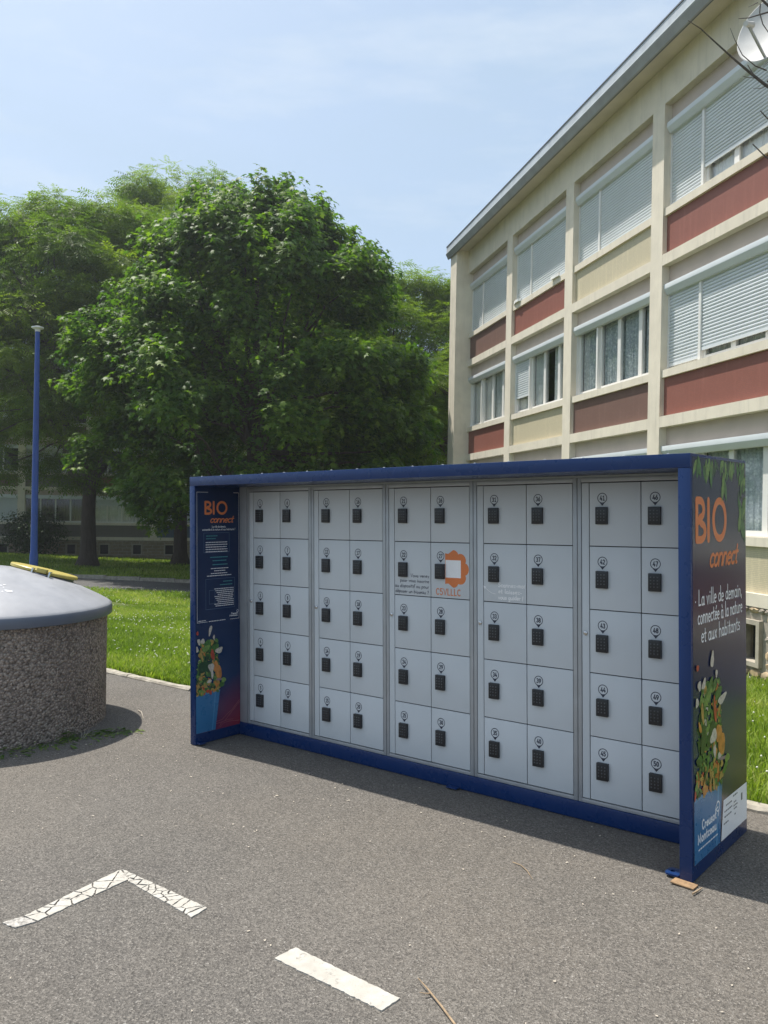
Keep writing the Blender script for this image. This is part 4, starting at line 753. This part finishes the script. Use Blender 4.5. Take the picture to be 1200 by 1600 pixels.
blockB = building("apartment_building", "shaded apartment block with grey panels and stone base behind the trees", MBm, 11, -0.22, -1.9, [["tgrey", "tgrey", "tgrey", "tgrey", "tblue", "tcream"], ["tgrey", "tbrown", "tgrey", "tred"], ["tcream", "tgrey", "tbrown"]],
                  [[0, 1, 0, 0.3, 1, 1, 0], [0, 0, 1, 0, 0.4], [1, 1, 0, 1, 0.5]], 0.47, False)
# clothes / towel left on the sill under the raised shutter
def onA(t, off, z): p = MA @ Vector((t, -off, z)); return p
cl = MB()
for k, (t, w) in enumerate(((3.75, 0.42), (5.85, 0.36))):
    pts = blob(t, 0, w / 2, 0.07, 0, 12, 0.3)
    cl.prism([(p[0], 0.02 - p[1] * 0.6) for p in pts], lambda p, q: (p[0], p[1], q), 5.504 + 0.897, 5.504 + 0.897 + 0.06)
cloth = cl.build("folded_cloth", M["sheer"], None); cloth.matrix_world = MA; tag(cloth, "white cloth lying on the top-floor sill above a red panel", "cloth")

# satellite dish on the facade
dc = onA(13.32, 0.62, 7.22); dish = empty("satellite_dish", loc=dc); tag(dish, "white satellite dish mounted on the top floor of the apartment block", "satellite dish")
aim = Vector((-0.74, -0.60, 0.26)).normalized(); q = aim.to_track_quat('Z', 'Y').to_matrix()
b = MB(); rs = [(0.02, 0.0), (0.12, 0.006), (0.22, 0.022), (0.32, 0.048), (0.40, 0.075), (0.44, 0.092), (0.45, 0.088), (0.44, 0.080), (0.32, 0.036), (0.12, -0.006), (0.02, -0.012)]
b.lathe(rs, 40); b.v = [tuple(q @ Vector((x * 0.86, y * 0.96, z))) for x, y, z in b.v]; b.build("reflector", M["dish"], dish, 40)
low = q @ Vector((0, -0.40, 0.06)); foc = q @ Vector((0.0, -0.28, 0.52)); 
if (q @ Vector((0, 1, 0))).z < 0: low = q @ Vector((0, 0.40, 0.06)); foc = q @ Vector((0, 0.28, 0.52))
MB().tube([low, foc], 0.016, 10).build("feed_arm", M["alu"], dish)
d = (Vector((0, 0, 0)) - foc).normalized(); b = MB().tube([foc - d * 0.05, foc + d * 0.02, foc + d * 0.09], [0.03, 0.032, 0.04], 14); b.build("feed_head", M["dish"], dish, 40)
back = q @ Vector((0, 0, -0.05)); wallp = onA(13.45, 0.0, 7.1) - dc
MB().tube([back * 0.4, back * 3.0, wallp], 0.022, 10).build("bracket", M["black"], dish)

# ---------------------------------------------------------------- trees
def branch_path(p0, p1, n, wob, rng):
    p0, p1 = np.array(p0, float), np.array(p1, float); out = []
    for k in range(n + 1): t = k / n; out.append(p0 + (p1 - p0) * t + (rng.normal(0, wob, 3) if 0 < k < n else 0))
    return out
def unit(v): return v / np.maximum(np.linalg.norm(v, axis=-1, keepdims=True), 1e-9)
def leaf_cloud(tmpl, faces, pos, nrm, axis, size, var):    # tmpl (k,3): x along the leaf, y across, z out
    a = unit(axis - nrm * np.sum(axis * nrm, -1, keepdims=True)); c = np.cross(nrm, a); k = len(tmpl)
    V = pos[:, None, :] + size[:, None, None] * (tmpl[None, :, 0:1] * a[:, None, :] + tmpl[None, :, 1:2] * c[:, None, :] + tmpl[None, :, 2:3] * nrm[:, None, :])
    F = (faces[None] + (np.arange(len(pos)) * k)[:, None, None]).reshape(-1, faces.shape[1]); return V.reshape(-1, 3), F, np.repeat(var, k)
MAPLE_T = np.array([(0, 0, 0), (0.05, 0.34, -0.05), (0.30, 0.20, 0.02), (0.62, 0.52, -0.08), (0.60, 0.16, 0.02), (1.05, 0.0, -0.10), (0.60, -0.16, 0.02), (0.62, -0.52, -0.08), (0.30, -0.20, 0.02), (0.05, -0.34, -0.05)])
MAPLE_F = np.array([(0, 2, 1), (0, 4, 2), (2, 4, 3), (0, 6, 4), (4, 6, 5), (0, 8, 6), (6, 8, 7), (0, 9, 8)])
def maple_tree():
    x, y = -3.9, 25.0; zg = float(ground_z(x, y)); rng = np.random.default_rng(5)
    tree = empty("maple_tree", loc=(x, y, zg)); tag(tree, "large dense dark green maple tree with a round crown behind the lockers", "tree")
    zb, zt = 1.9, 10.75 - zg
    pz_ = np.array([0, 0.06, 0.15, 0.3, 0.45, 0.6, 0.75, 0.86, 0.94, 1.0]); pr_ = np.array([2.9, 4.2, 4.95, 5.15, 5.0, 4.5, 3.75, 3.05, 2.3, 0.9])
    nt_ = 150; ns_ = 24; hc = rng.uniform(0.0, 1.0, nt_) ** 0.85; tc = np.arange(nt_) * 2.39996 + rng.normal(0, 0.25, nt_); rc_ = rng.uniform(0.70, 0.96, nt_)
    rad = np.interp(hc, pz_, pr_) * rc_ * (1 + 0.07 * np.sin(3 * tc + 5 * hc)); Ct = np.stack([rad * np.cos(tc), rad * np.sin(tc), zb + (zt - zb) * hc * 0.92], 1); outc = np.stack([np.cos(tc), np.sin(tc), 0 * tc], 1)
    main = unit(outc * (1.0 - 0.7 * hc[:, None]) + np.array([0, 0, 1.0]) * (0.15 + 1.2 * hc[:, None])); n1 = nt_ * ns_
    D = unit(np.repeat(main, ns_, 0) * 0.95 + rng.normal(0, 0.55, (n1, 3)) + np.array([0, 0, 0.25])); P = np.repeat(Ct, ns_, 0) + D * rng.uniform(0.0, 0.55, n1)[:, None] * np.array([1.15, 1.15, 0.8])
    h = np.repeat(hc, ns_); out = np.repeat(outc, ns_, 0); Lh = rng.uniform(0.45, 0.9, n1) * (0.85 + 0.3 * h)
    tall = np.where((rng.uniform(0, 1, n1) < 0.07) & (h > 0.5))[0]; T2 = np.repeat(tall, 2)          # leading shoots, denser leaved
    D = np.concatenate([D, unit(D[T2] * 0.35 + np.array([0, 0, 1.0]))]); P = np.concatenate([P, P[T2] + rng.normal(0, 0.04, (len(T2), 3))]); h = np.concatenate([h, h[T2]]); out = np.concatenate([out, out[T2]]); Lh = np.concatenate([Lh, np.repeat(rng.uniform(0.9, 1.45, len(tall)), 2)])
    n2 = 700; th2 = rng.uniform(0, 2 * PI, n2); h2 = rng.uniform(0.05, 0.9, n2); r2 = np.interp(h2, pz_, pr_) * rng.uniform(0.2, 0.72, n2); o2 = np.stack([np.cos(th2), np.sin(th2), 0 * th2], 1)       # shaded inner foliage
    D = np.concatenate([D, unit(o2 + np.array([0, 0, 0.6]) + rng.normal(0, 0.3, (n2, 3)))]); P = np.concatenate([P, np.stack([r2 * np.cos(th2), r2 * np.sin(th2), zb + (zt - zb) * h2 * 0.92], 1)]); h = np.concatenate([h, h2]); out = np.concatenate([out, o2]); Lh = np.concatenate([Lh, rng.uniform(0.6, 1.0, n2)]); n = len(P)
    k = 24; t = rng.uniform(0, 1, (n, k)) ** 0.85; ang = rng.uniform(0, 2 * PI, (n, k))
    s1 = unit(np.cross(D, rng.normal(0, 1, (n, 3)))); s2 = np.cross(D, s1)
    side = s1[:, None] * np.cos(ang)[..., None] + s2[:, None] * np.sin(ang)[..., None]
    spread = (0.07 + 0.27 * (1 - t)) * rng.uniform(0.5, 1.2, (n, k))
    pos = (P[:, None] + D[:, None] * (t * Lh[:, None])[..., None] + side * spread[..., None]).reshape(-1, 3)
    nrm = unit((np.array([0, 0, 1.0]) * 0.9 + side * 0.45 + out[:, None] * 0.40 + rng.normal(0, 0.32, (n, k, 3))).reshape(-1, 3))
    axis = unit((side * 0.9 + D[:, None] * 0.4 - np.array([0, 0, 0.35])).reshape(-1, 3)); size = rng.uniform(0.11, 0.215, n * k)
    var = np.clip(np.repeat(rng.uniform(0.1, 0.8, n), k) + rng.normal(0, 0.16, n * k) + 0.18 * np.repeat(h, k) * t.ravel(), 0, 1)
    V, F, va = leaf_cloud(MAPLE_T, MAPLE_F, pos, nrm, axis, size, var); crown = link("crown", arrays_mesh("maple_crown", V, F, M["maple"], va), tree)
    b = MB(); b.tube([(0, 0, -0.2), (0, 0, 0.3), (0.05, 0, 1.4), (0.0, 0.05, 3.0), (0.0, 0.1, 6.0), (0, 0, 9.5)], [0.42, 0.30, 0.25, 0.22, 0.14, 0.04], 12); b.build("trunk", M["barkdark"], tree, 50)
    b = MB()
    for i in range(44):
        j = rng.integers(0, n); z0 = rng.uniform(1.8, 6.5); e = P[j] * 0.95; b.tube(branch_path((0, 0.03, min(z0, e[2])), e, 5, 0.12, rng), [0.09, 0.07, 0.055, 0.04, 0.025, 0.012], 6)
    b.build("limbs", M["barkdark"], tree, 60)
maple_tree()
AC_T = []; AC_F = []
for i, u in enumerate((0.15, 0.35, 0.55, 0.75)):
    for s in (1, -1):
        q0 = len(AC_T); w = 0.12; l = 0.34 * (1 - 0.25 * u); AC_T += [(u - w * .5, 0.01 * s, 0), (u + w * .3 - .02, s * l * .55, -0.03), (u + w, s * l, -0.07), (u + w * .9, s * l * .5, -0.02)]; AC_F.append((q0, q0 + 1, q0 + 2, q0 + 3))
q0 = len(AC_T); AC_T += [(0.80, 0, -0.02), (0.95, 0.06, -0.05), (1.12, 0, -0.1), (0.95, -0.06, -0.05)]; AC_F.append((q0, q0 + 1, q0 + 2, q0 + 3)); AC_T = np.array(AC_T); AC_F = np.array(AC_F)
def acacia_parts(seed, H, R, trunk_h, nc=150, per=150, low=False):
    rng = np.random.default_rng(seed); cl = []
    for i in range(nc):
        th = rng.uniform(0, 2 * PI); h = rng.uniform(0.0, 1.0) ** 0.62; rr = R * math.sqrt(max(0.05, 1 - (abs(h - 0.42) / 0.62) ** 2)) * rng.uniform(0.45, 1.0) ** 0.6
        cl.append((rr * math.cos(th), rr * math.sin(th), trunk_h + (H - trunk_h) * h, rng.uniform(0.7, 1.25)))
    cl = np.array(cl); n = len(cl) * per; c = np.repeat(cl[:, :3], per, 0); s = np.repeat(cl[:, 3], per)
    d = unit(rng.normal(0, 1, (n, 3))); rad = rng.uniform(0.25, 1.0, n) ** 0.7; pos = c + d * (rad * s)[:, None] * np.array([1.05, 1.05, 0.55])
    pos[:, 2] -= 0.25 * (np.hypot(d[:, 0], d[:, 1]) * rad * s)
    nrm = unit(np.array([0, 0, 1.0]) + d * 0.45 + rng.normal(0, 0.35, (n, 3))); axis = unit(d * np.array([1, 1, 0.2]) - np.array([0, 0, 0.45]) + rng.normal(0, 0.35, (n, 3)))
    hz = (pos[:, 2] - trunk_h) / (H - trunk_h); var = np.clip(np.repeat(rng.uniform(0.1, 0.75, len(cl)), per) + rng.normal(0, 0.14, n) + 0.15 * hz, 0, 1)
    V, F, va = leaf_cloud(AC_T, AC_F, pos, nrm, axis, rng.uniform(0.32, 0.56, n), var); crown = arrays_mesh("acacia_crown", V, F, M["acacia"], va)
    b = MB(); b.tube([(0, 0, -0.3), (0, 0, 0.05), (0.02, 0, 0.5), (0.0, 0.02, trunk_h * 0.7), (0.05, 0, trunk_h + 0.5)], [0.62, 0.46, 0.30, 0.25, 0.22], 14); trunk = b.mesh("acacia_trunk", M["barkdark"], 50)
    b = MB(); mains = []
    for i in range(6):
        a = 2 * PI * i / 6 + rng.uniform(-.4, .4); e = np.array((math.cos(a) * R * 0.45, math.sin(a) * R * 0.45, trunk_h + (H - trunk_h) * rng.uniform(0.4, 0.75))); pth = branch_path((0.03, 0, trunk_h * rng.uniform(0.75, 1.1)), e, 6, 0.18, rng); mains.append(pth); b.tube(pth, [0.16, 0.14, 0.12, 0.10, 0.08, 0.06, 0.04], 8)
    for i in range(0, nc, 2):
        e = cl[i, :3]; best = min((p for m_ in mains for p in m_[1:]), key=lambda p: np.linalg.norm(p - e)); b.tube(branch_path(best, e, 4, 0.10, rng), [0.045, 0.035, 0.028, 0.02, 0.010], 5)
    return crown, trunk, b.mesh("acacia_limbs", M["barkdark"], 60)
def place_tree(name, label, parts, x, y, rz, sc_, group=None):
    zg = float(ground_z(x, y)); t = empty(name, loc=(x, y, zg)); tag(t, label, "tree", group); t.rotation_euler = (0, 0, rz); t.scale = sc_
    for nm, me in zip(("crown", "trunk", "limbs"), parts): link(nm, me, t)
    return t
acA = acacia_parts(21, 13.2, 5.6, 2.9, 215, 140); acB = acacia_parts(33, 14.6, 5.2, 5.0, 190, 140)
G_ = "feathery trees in front of the far block"
place_tree("acacia_tree", "feathery light green tree whose dark trunk stands before the stone base", acA, -11.05, 31.4, 0.3, (1, 1, 1), G_)
place_tree("acacia_tree", "tall feathery tree rising between the left tree and the maple", acB, -8.9, 36.8, 1.4, (1, 1, 1.13), G_)
place_tree("acacia_tree", "feathery tree at the far left edge of the picture", acB, -18.6, 35.0, 3.6, (1.05, 1.05, 0.95), G_)
place_tree("acacia_tree", "yellowish feathery tree just left of the cream building's corner", acA, 0.7, 35.5, 2.2, (1.0, 1.0, 0.93), G_)
place_tree("acacia_tree", "lower feathery tree filling the gap between the maple and the cream building", acA, 0.9, 31.0, 4.1, (0.78, 0.78, 0.66), G_)
place_tree("acacia_tree", "feathery tree mostly hidden behind the maple crown", acB, -4.5, 38.5, 5.0, (1, 1, 0.9), G_)
# dark shrub before the far block
def shrub(x, y, R, H, label):
    rng = np.random.default_rng(8); zg = float(ground_z(x, y)); o = empty("shrub", loc=(x, y, zg)); tag(o, label, "shrub"); n = 5200; d = unit(rng.normal(0, 1, (n, 3))); rad = rng.uniform(0.3, 1, n) ** 0.5
    lump = 1 + 0.15 * np.sin(4 * np.arctan2(d[:, 1], d[:, 0])) + 0.12 * np.sin(7 * d[:, 2] + 3 * d[:, 0]); pos = d * (rad * lump)[:, None] * np.array([R, R, H / 2]) + np.array([0, 0, H / 2])
    T = np.array([(0, 0, 0), (0.5, 0.25, 0.02), (1, 0, -0.05), (0.5, -0.25, 0.02)]); V, F, va = leaf_cloud(T, np.array([(0, 1, 2, 3)]), pos, unit(d + rng.normal(0, .5, (n, 3)) + np.array([0, 0, .6])), unit(rng.normal(0, 1, (n, 3))), rng.uniform(0.10, 0.18, n), np.clip(rng.normal(.45, .25, n), 0, 1))
    link("foliage", arrays_mesh("shrub_foliage", V, F, M["bush"], va), o)
    b = MB()
    for i in range(6): b.tube(branch_path((0, 0, -0.1), pos[i] * 0.8, 3, 0.05, rng), [0.04, 0.03, 0.02, 0.01], 5)
    b.build("stems", M["barkdark"], o)
shrub(-17.2, 41.2, 1.5, 2.3, "dark rounded shrub against the stone base at the far left")
# bare tree right of the frame, its dead twigs reaching into the picture
tx, ty = 4.75, 8.35; tg = float(ground_z(tx, ty)); bt = empty("bare_tree", loc=(tx, ty, tg)); tag(bt, "leafless small tree with dead twigs crossing the upper right of the facade", "tree")
def rel(px, py, Y): p = at(px, py, Y); return (p[0] - tx, p[1] - ty, p[2] - tg)
fork = (-0.05, 0.0, 5.0); MB().tube([(0, 0, -0.1), (0.02, 0, 1.2), (-0.04, 0.03, 2.8), fork, (0.05, 0.02, 6.6)], [0.085, 0.07, 0.055, 0.042, 0.018], 9).build("trunk", M["deadwood"], bt, 50)
def twig(pts, r0, r1):
    n = len(pts); MB().tube(pts, [r0 + (r1 - r0) * k / (n - 1) for k in range(n)], 6).build("twig", M["deadwood"], bt, 60)
Yt = 8.0
twig([fork, rel(1260, 190, 8.2), rel(1215, 145, Yt), rel(1195, 132, Yt), rel(1170, 112, Yt), rel(1150, 95, 7.95), rel(1122, 70, 7.9), rel(1095, 45, 7.85), rel(1075, 32, 7.8)], 0.022, 0.003)
twig([rel(1180, 120, Yt), rel(1172, 108, Yt), rel(1168, 101, Yt)], 0.006, 0.003); twig([rel(1178, 122, Yt), rel(1168, 121, Yt), rel(1160, 119, Yt)], 0.004, 0.002); twig([rel(1198, 110, Yt), rel(1180, 103, Yt), rel(1160, 86, Yt), rel(1148, 62, Yt), rel(1141, 44, Yt)], 0.007, 0.002)
twig([rel(1230, 100, 8.1), rel(1212, 112, 8.0), rel(1199, 128, 8.0)], 0.012, 0.008); twig([rel(1240, 60, 8.1), rel(1215, 22, 8.0), rel(1195, 4, 7.9), rel(1180, -12, 7.9)], 0.014, 0.010); twig([rel(1215, 15, 8.0), rel(1190, 22, 7.95), rel(1170, 28, 7.9), rel(1154, 29, 7.9)], 0.009, 0.003)
twig([rel(1188, 6, 7.9), rel(1187, 20, 7.9), rel(1192, 38, 7.9), rel(1203, 54, 7.95)], 0.007, 0.004); twig([rel(1184, 4, 7.9), rel(1176, 8, 7.9), rel(1169, 11, 7.9)], 0.004, 0.002); twig([rel(1240, 275, 8.1), rel(1215, 258, 8.0), rel(1195, 244, 8.0), rel(1176, 225, 7.95)], 0.010, 0.005)
twig([rel(1235, 215, 8.1), rel(1210, 195, 8.0), rel(1198, 184, 8.0), rel(1188, 173, 7.95)], 0.009, 0.005); twig([rel(1202, 132, Yt), rel(1190, 138, Yt), rel(1176, 138, Yt)], 0.004, 0.002); twig([rel(1230, 90, 8.1), rel(1206, 92, 8.0), rel(1192, 104, Yt)], 0.007, 0.003)
twig([fork, (0.5, 0.2, 6.0), (0.9, 0.3, 6.6)], 0.03, 0.008); twig([fork, rel(1260, 60, 8.2), rel(1240, 60, 8.1)], 0.028, 0.014); twig([fork, rel(1270, 270, 8.2), rel(1240, 275, 8.1)], 0.02, 0.010); twig([fork, rel(1262, 215, 8.2), rel(1235, 215, 8.1)], 0.018, 0.009)

# ---------------------------------------------------------------- grass, clover, weeds and litter
def blades(name, label, n, sampler, hmin, hmax, wmul, seed):
    rng = np.random.default_rng(seed); xy = sampler(rng, n); n = len(xy); z = ground_z(xy[:, 0], xy[:, 1]) - 0.004
    h = rng.uniform(hmin, hmax, n); a = rng.uniform(0, 2 * PI, n); lean = rng.uniform(0.1, 0.75, n); la = rng.uniform(0, 2 * PI, n); w = rng.uniform(0.0035, 0.0065, n) * wmul
    base = np.stack([xy[:, 0], xy[:, 1], z], 1); sd = np.stack([np.cos(a) * w, np.sin(a) * w, 0 * a], 1); ld_ = np.stack([np.cos(la), np.sin(la), 0 * a], 1)
    mid = base + ld_ * (h * lean * 0.3)[:, None] + np.array([0, 0, 1.0]) * (h * 0.6)[:, None]; tip = base + ld_ * (h * lean)[:, None] + np.array([0, 0, 1.0]) * (h * (1 - 0.25 * lean))[:, None]
    V = np.stack([base - sd, base + sd, mid + sd * 0.75, mid - sd * 0.75, tip], 1).reshape(-1, 3); i = np.arange(n) * 5
    F = np.concatenate([np.stack([i, i + 1, i + 2], 1), np.stack([i, i + 2, i + 3], 1), np.stack([i + 3, i + 2, i + 4], 1)])
    pn = 0.5 + 0.25 * np.sin(xy[:, 0] * 2.1 + 1.3 * np.sin(xy[:, 1] * 1.7)) + 0.15 * np.sin(xy[:, 1] * 5.3 + xy[:, 0] * 3.1)
    pn = pn + 0.22 * np.sin(xy[:, 0] * 0.9 + 2.0 * np.sin(xy[:, 1] * 0.7)); var = np.clip(pn * 0.75 + rng.normal(0.06, 0.22, n), 0, 1); o = link(name, arrays_mesh(name, V, F, M["grass"], np.repeat(var, 5))); return tag(o, label, "grass", kind="stuff")
def samp(umin, umax, wmin, wmax, ymax=20.5):
    def f(rng, n):
        u = rng.uniform(umin, umax, n); w = wmin + (wmax - wmin) * rng.uniform(0, 1, n) ** 1.25; p = E0 + u[:, None] * ED + w[:, None] * EN; return p[p[:, 1] < ymax]
    return f
blades("lawn_grass", "bright green lawn grass between the lot edging and the road", 170000, samp(-7.5, 1.2, 0.095, 6.5), 0.05, 0.12, 1.3, 1)
blades("lawn_grass", "lawn grass on the far part of the lawn along the near road edge", 85000, samp(-16, 0, 5.0, 14.0), 0.06, 0.13, 2.2, 9)
blades("lawn_grass", "green lawn grass between the lockers and the cream building", 70000, samp(1.2, 8.0, 0.095, 6.3), 0.06, 0.14, 1.0, 2)
def farlawn(rng, n): return np.stack([rng.uniform(-24, 1, n), 24.4 + 16 * rng.uniform(0, 1, n) ** 1.2], 1)
blades("far_lawn_grass", "shaded lawn grass under the trees beyond the road", 45000, farlawn, 0.07, 0.15, 3.2, 4)
rng = np.random.default_rng(12); p = samp(-12, 1.2, 0.5, 12.0)(rng, 5600); p2 = samp(1.2, 8, 0.3, 6.0)(rng, 700); p = np.concatenate([p, p2]); keep = rng.uniform(0, 1, len(p)) < 0.10 + 0.75 * (np.sin(p[:, 0] * 1.7 + np.sin(p[:, 1] * 1.1) * 2) * .5 + .5); p = p[keep]; n = len(p)
O8 = np.array([(1, 0, 0), (0, 1, 0), (-1, 0, 0), (0, -1, 0), (0, 0, 1), (0, 0, -1)]); OF = np.array([(0, 1, 4), (1, 2, 4), (2, 3, 4), (3, 0, 4), (1, 0, 5), (2, 1, 5), (3, 2, 5), (0, 3, 5)])
c = np.stack([p[:, 0], p[:, 1], ground_z(p[:, 0], p[:, 1]) + rng.uniform(0.07, 0.13, n)], 1); V = (c[:, None] + O8[None] * rng.uniform(0.005, 0.011, n)[:, None, None]).reshape(-1, 3); F = (OF[None] + (np.arange(n) * 6)[:, None, None]).reshape(-1, 3)
tag(link("clover_flowers", arrays_mesh("clover_flowers", V, F, M["clover"])), "small white clover flowers dotted over the lawn", "flowers", kind="stuff")
# pale litter flecks on the asphalt
rng = np.random.default_rng(3); b = MB()
for k in range(620):
    x, y = (rng.uniform(-3.2, 2.6), rng.uniform(2.4, 7.5)) if k < 380 else (rng.uniform(-2.6, 0.8), rng.uniform(4.2, 7.2))
    if (x - E0[0]) * EN[0] + (y - E0[1]) * EN[1] > -0.03: continue
    lw = np.linalg.inv(np.array(LR)) @ (np.array((x, y, 0)) - np.array((-1.085, 6.166, 0)))
    if 0.0 < lw[0] < 3.55 and -0.02 < lw[1] < 0.40: continue
    if math.hypot(x - CX, y - CY) < 1.0: continue
    r = rng.uniform(0.003, 0.0085) * (1.25 if rng.uniform() < 0.12 else 0.8); q = blob(x, y, r, r * rng.uniform(0.35, 0.8), rng.uniform(0, 3), 6, 0.4); b.face([pz(a_, b_, 0.004 + rng.uniform(0, 0.003)) for a_, b_ in q], 0)
tag(b.build("petal_litter", M["petal"]), "pale dry petals and flecks scattered over the asphalt", "litter", kind="stuff")
# weeds round the foot of the container
rng = np.random.default_rng(17)
WT = np.array([(0, 0, 0), (0.45, 0.16, 0.10), (1, 0, 0.02), (0.45, -0.16, 0.10)])
WL = ["low weed tuft at the foot of the container, nearest its front", "weed tuft growing in the container's shadow", "weed with thin pale stalks at the container's lower right", "small weed at the tip of the container's shadow", "weed tuft with yellow flowers by the container's base"]
for i, (ang, r, s) in enumerate(((-58, 1.00, 0.14), (-38, 1.0, 0.16), (-24, 1.06, 0.13), (-14, 1.22, 0.10), (-70, 0.99, 0.11))):
    x = CX + r * math.cos(math.radians(ang)); y = CY + r * math.sin(math.radians(ang)); o = empty("weed", loc=(x, y, float(lot_z(x, y)))); tag(o, WL[i], "weed", "weeds round the container"); n = 150
    d = unit(np.stack([rng.normal(0, 1, n), rng.normal(0, 1, n), rng.uniform(0.1, 0.8, n)], 1)); pos = d * np.array([s * 1.9, s * 0.9, s * 0.35]) * rng.uniform(0, 1, n)[:, None]; pos[:, 2] = np.abs(pos[:, 2])
    V, F, va = leaf_cloud(WT, np.array([(0, 1, 2, 3)]), pos, unit(d * 0.4 + np.array([0, 0, 1.0])), d, rng.uniform(0.03, 0.07, n), rng.uniform(0, 1, n)); link("leaves", arrays_mesh("weed_leaves", V, F, M["weed"], va), o)
    if i == 2:
        b = MB()
        for k in range(3): b.tube([(0.01 * k, 0, 0), (0.02 * k, 0.01, 0.03), (0.04 * k - 0.02, 0.0, 0.055 + 0.012 * k)], [0.002, 0.0016, 0.001], 4)
        b.build("stalks", M["petal"], o)
    if i == 4:
        b = MB()
        for k in range(5): b.lathe([(0.003, 0.03 + 0.004 * k), (0.011, 0.034 + 0.004 * k), (0.004, 0.037 + 0.004 * k)], 7, 0, rng.uniform(-.06, .06), rng.uniform(-.02, .02))
        b.build("flowers", M["yellow"], o)
# twigs on the asphalt
def ground_twig(label, pts, r, mat="twig"):
    b = MB(); b.tube([pz(x, y, 0.004 + r + h) for x, y, h in pts], [r, r * 0.95] + [r * 0.8] * (len(pts) - 3) + [r * 0.4] if len(pts) > 2 else [r, r * 0.8], 6); return tag(b.build("twig", M[mat], None, 60), label, "twig")
def gp(px, py):
    r = CF + CR * (px - 600) / FPX + CU * (800 - py) / FPX; t = 3.0
    for _ in range(60): x, y = r[0] * t, r[1] * t; t += (CAM_Z + r[2] * t - float(lot_z(x, y))) / -r[2] * 0.9
    return r[0] * t, r[1] * t
def gpath(pix, hs=None): return [(*gp(*q), (hs[i] if hs else 0)) for i, q in enumerate(pix)]
tw = ground_twig("forked dry brown twig at the bottom edge of the picture", gpath([(712, 1606), (690, 1578), (668, 1552), (653, 1537)], [0, .004, .008, .012]), 0.0035)
b = MB(); b.tube([pz(*gp(672, 1557), 0.010), pz(*gp(664, 1559), 0.014), pz(*gp(655, 1558), 0.016)], [0.0025, 0.002, 0.001], 5); b.build("side_shoot", M["twig"], tw)
ground_twig("thin curved pale twig lying on the asphalt before the lockers", gpath([(801, 1349), (814, 1354), (824, 1363), (832, 1376)]), 0.0022)
ground_twig("short straight stick beside the wooden shim", gpath([(1082, 1400), (1090, 1395), (1097, 1390)]), 0.0045)
ground_twig("white bent twig in the container's shadow", gpath([(216, 1111), (221, 1116), (224, 1124)], [0, .01, 0]), 0.0035, "petal")

# ---------------------------------------------------------------- summer haze in the air
m, t, p = nmat("haze_air"); t.nodes.remove(p); pv = N(t, "ShaderNodeVolumePrincipled", Density=0.0010, Anisotropy=0.45); pv.inputs["Color"].default_value = (0.92, 0.95, 1.0, 1)
t.links.new(pv.outputs[0], t.nodes["Material Output"].inputs["Volume"])
tag(MB().box(-1250, 1250, -1250, 1250, -3.5, 19.0).build("haze", m), kind="stuff")
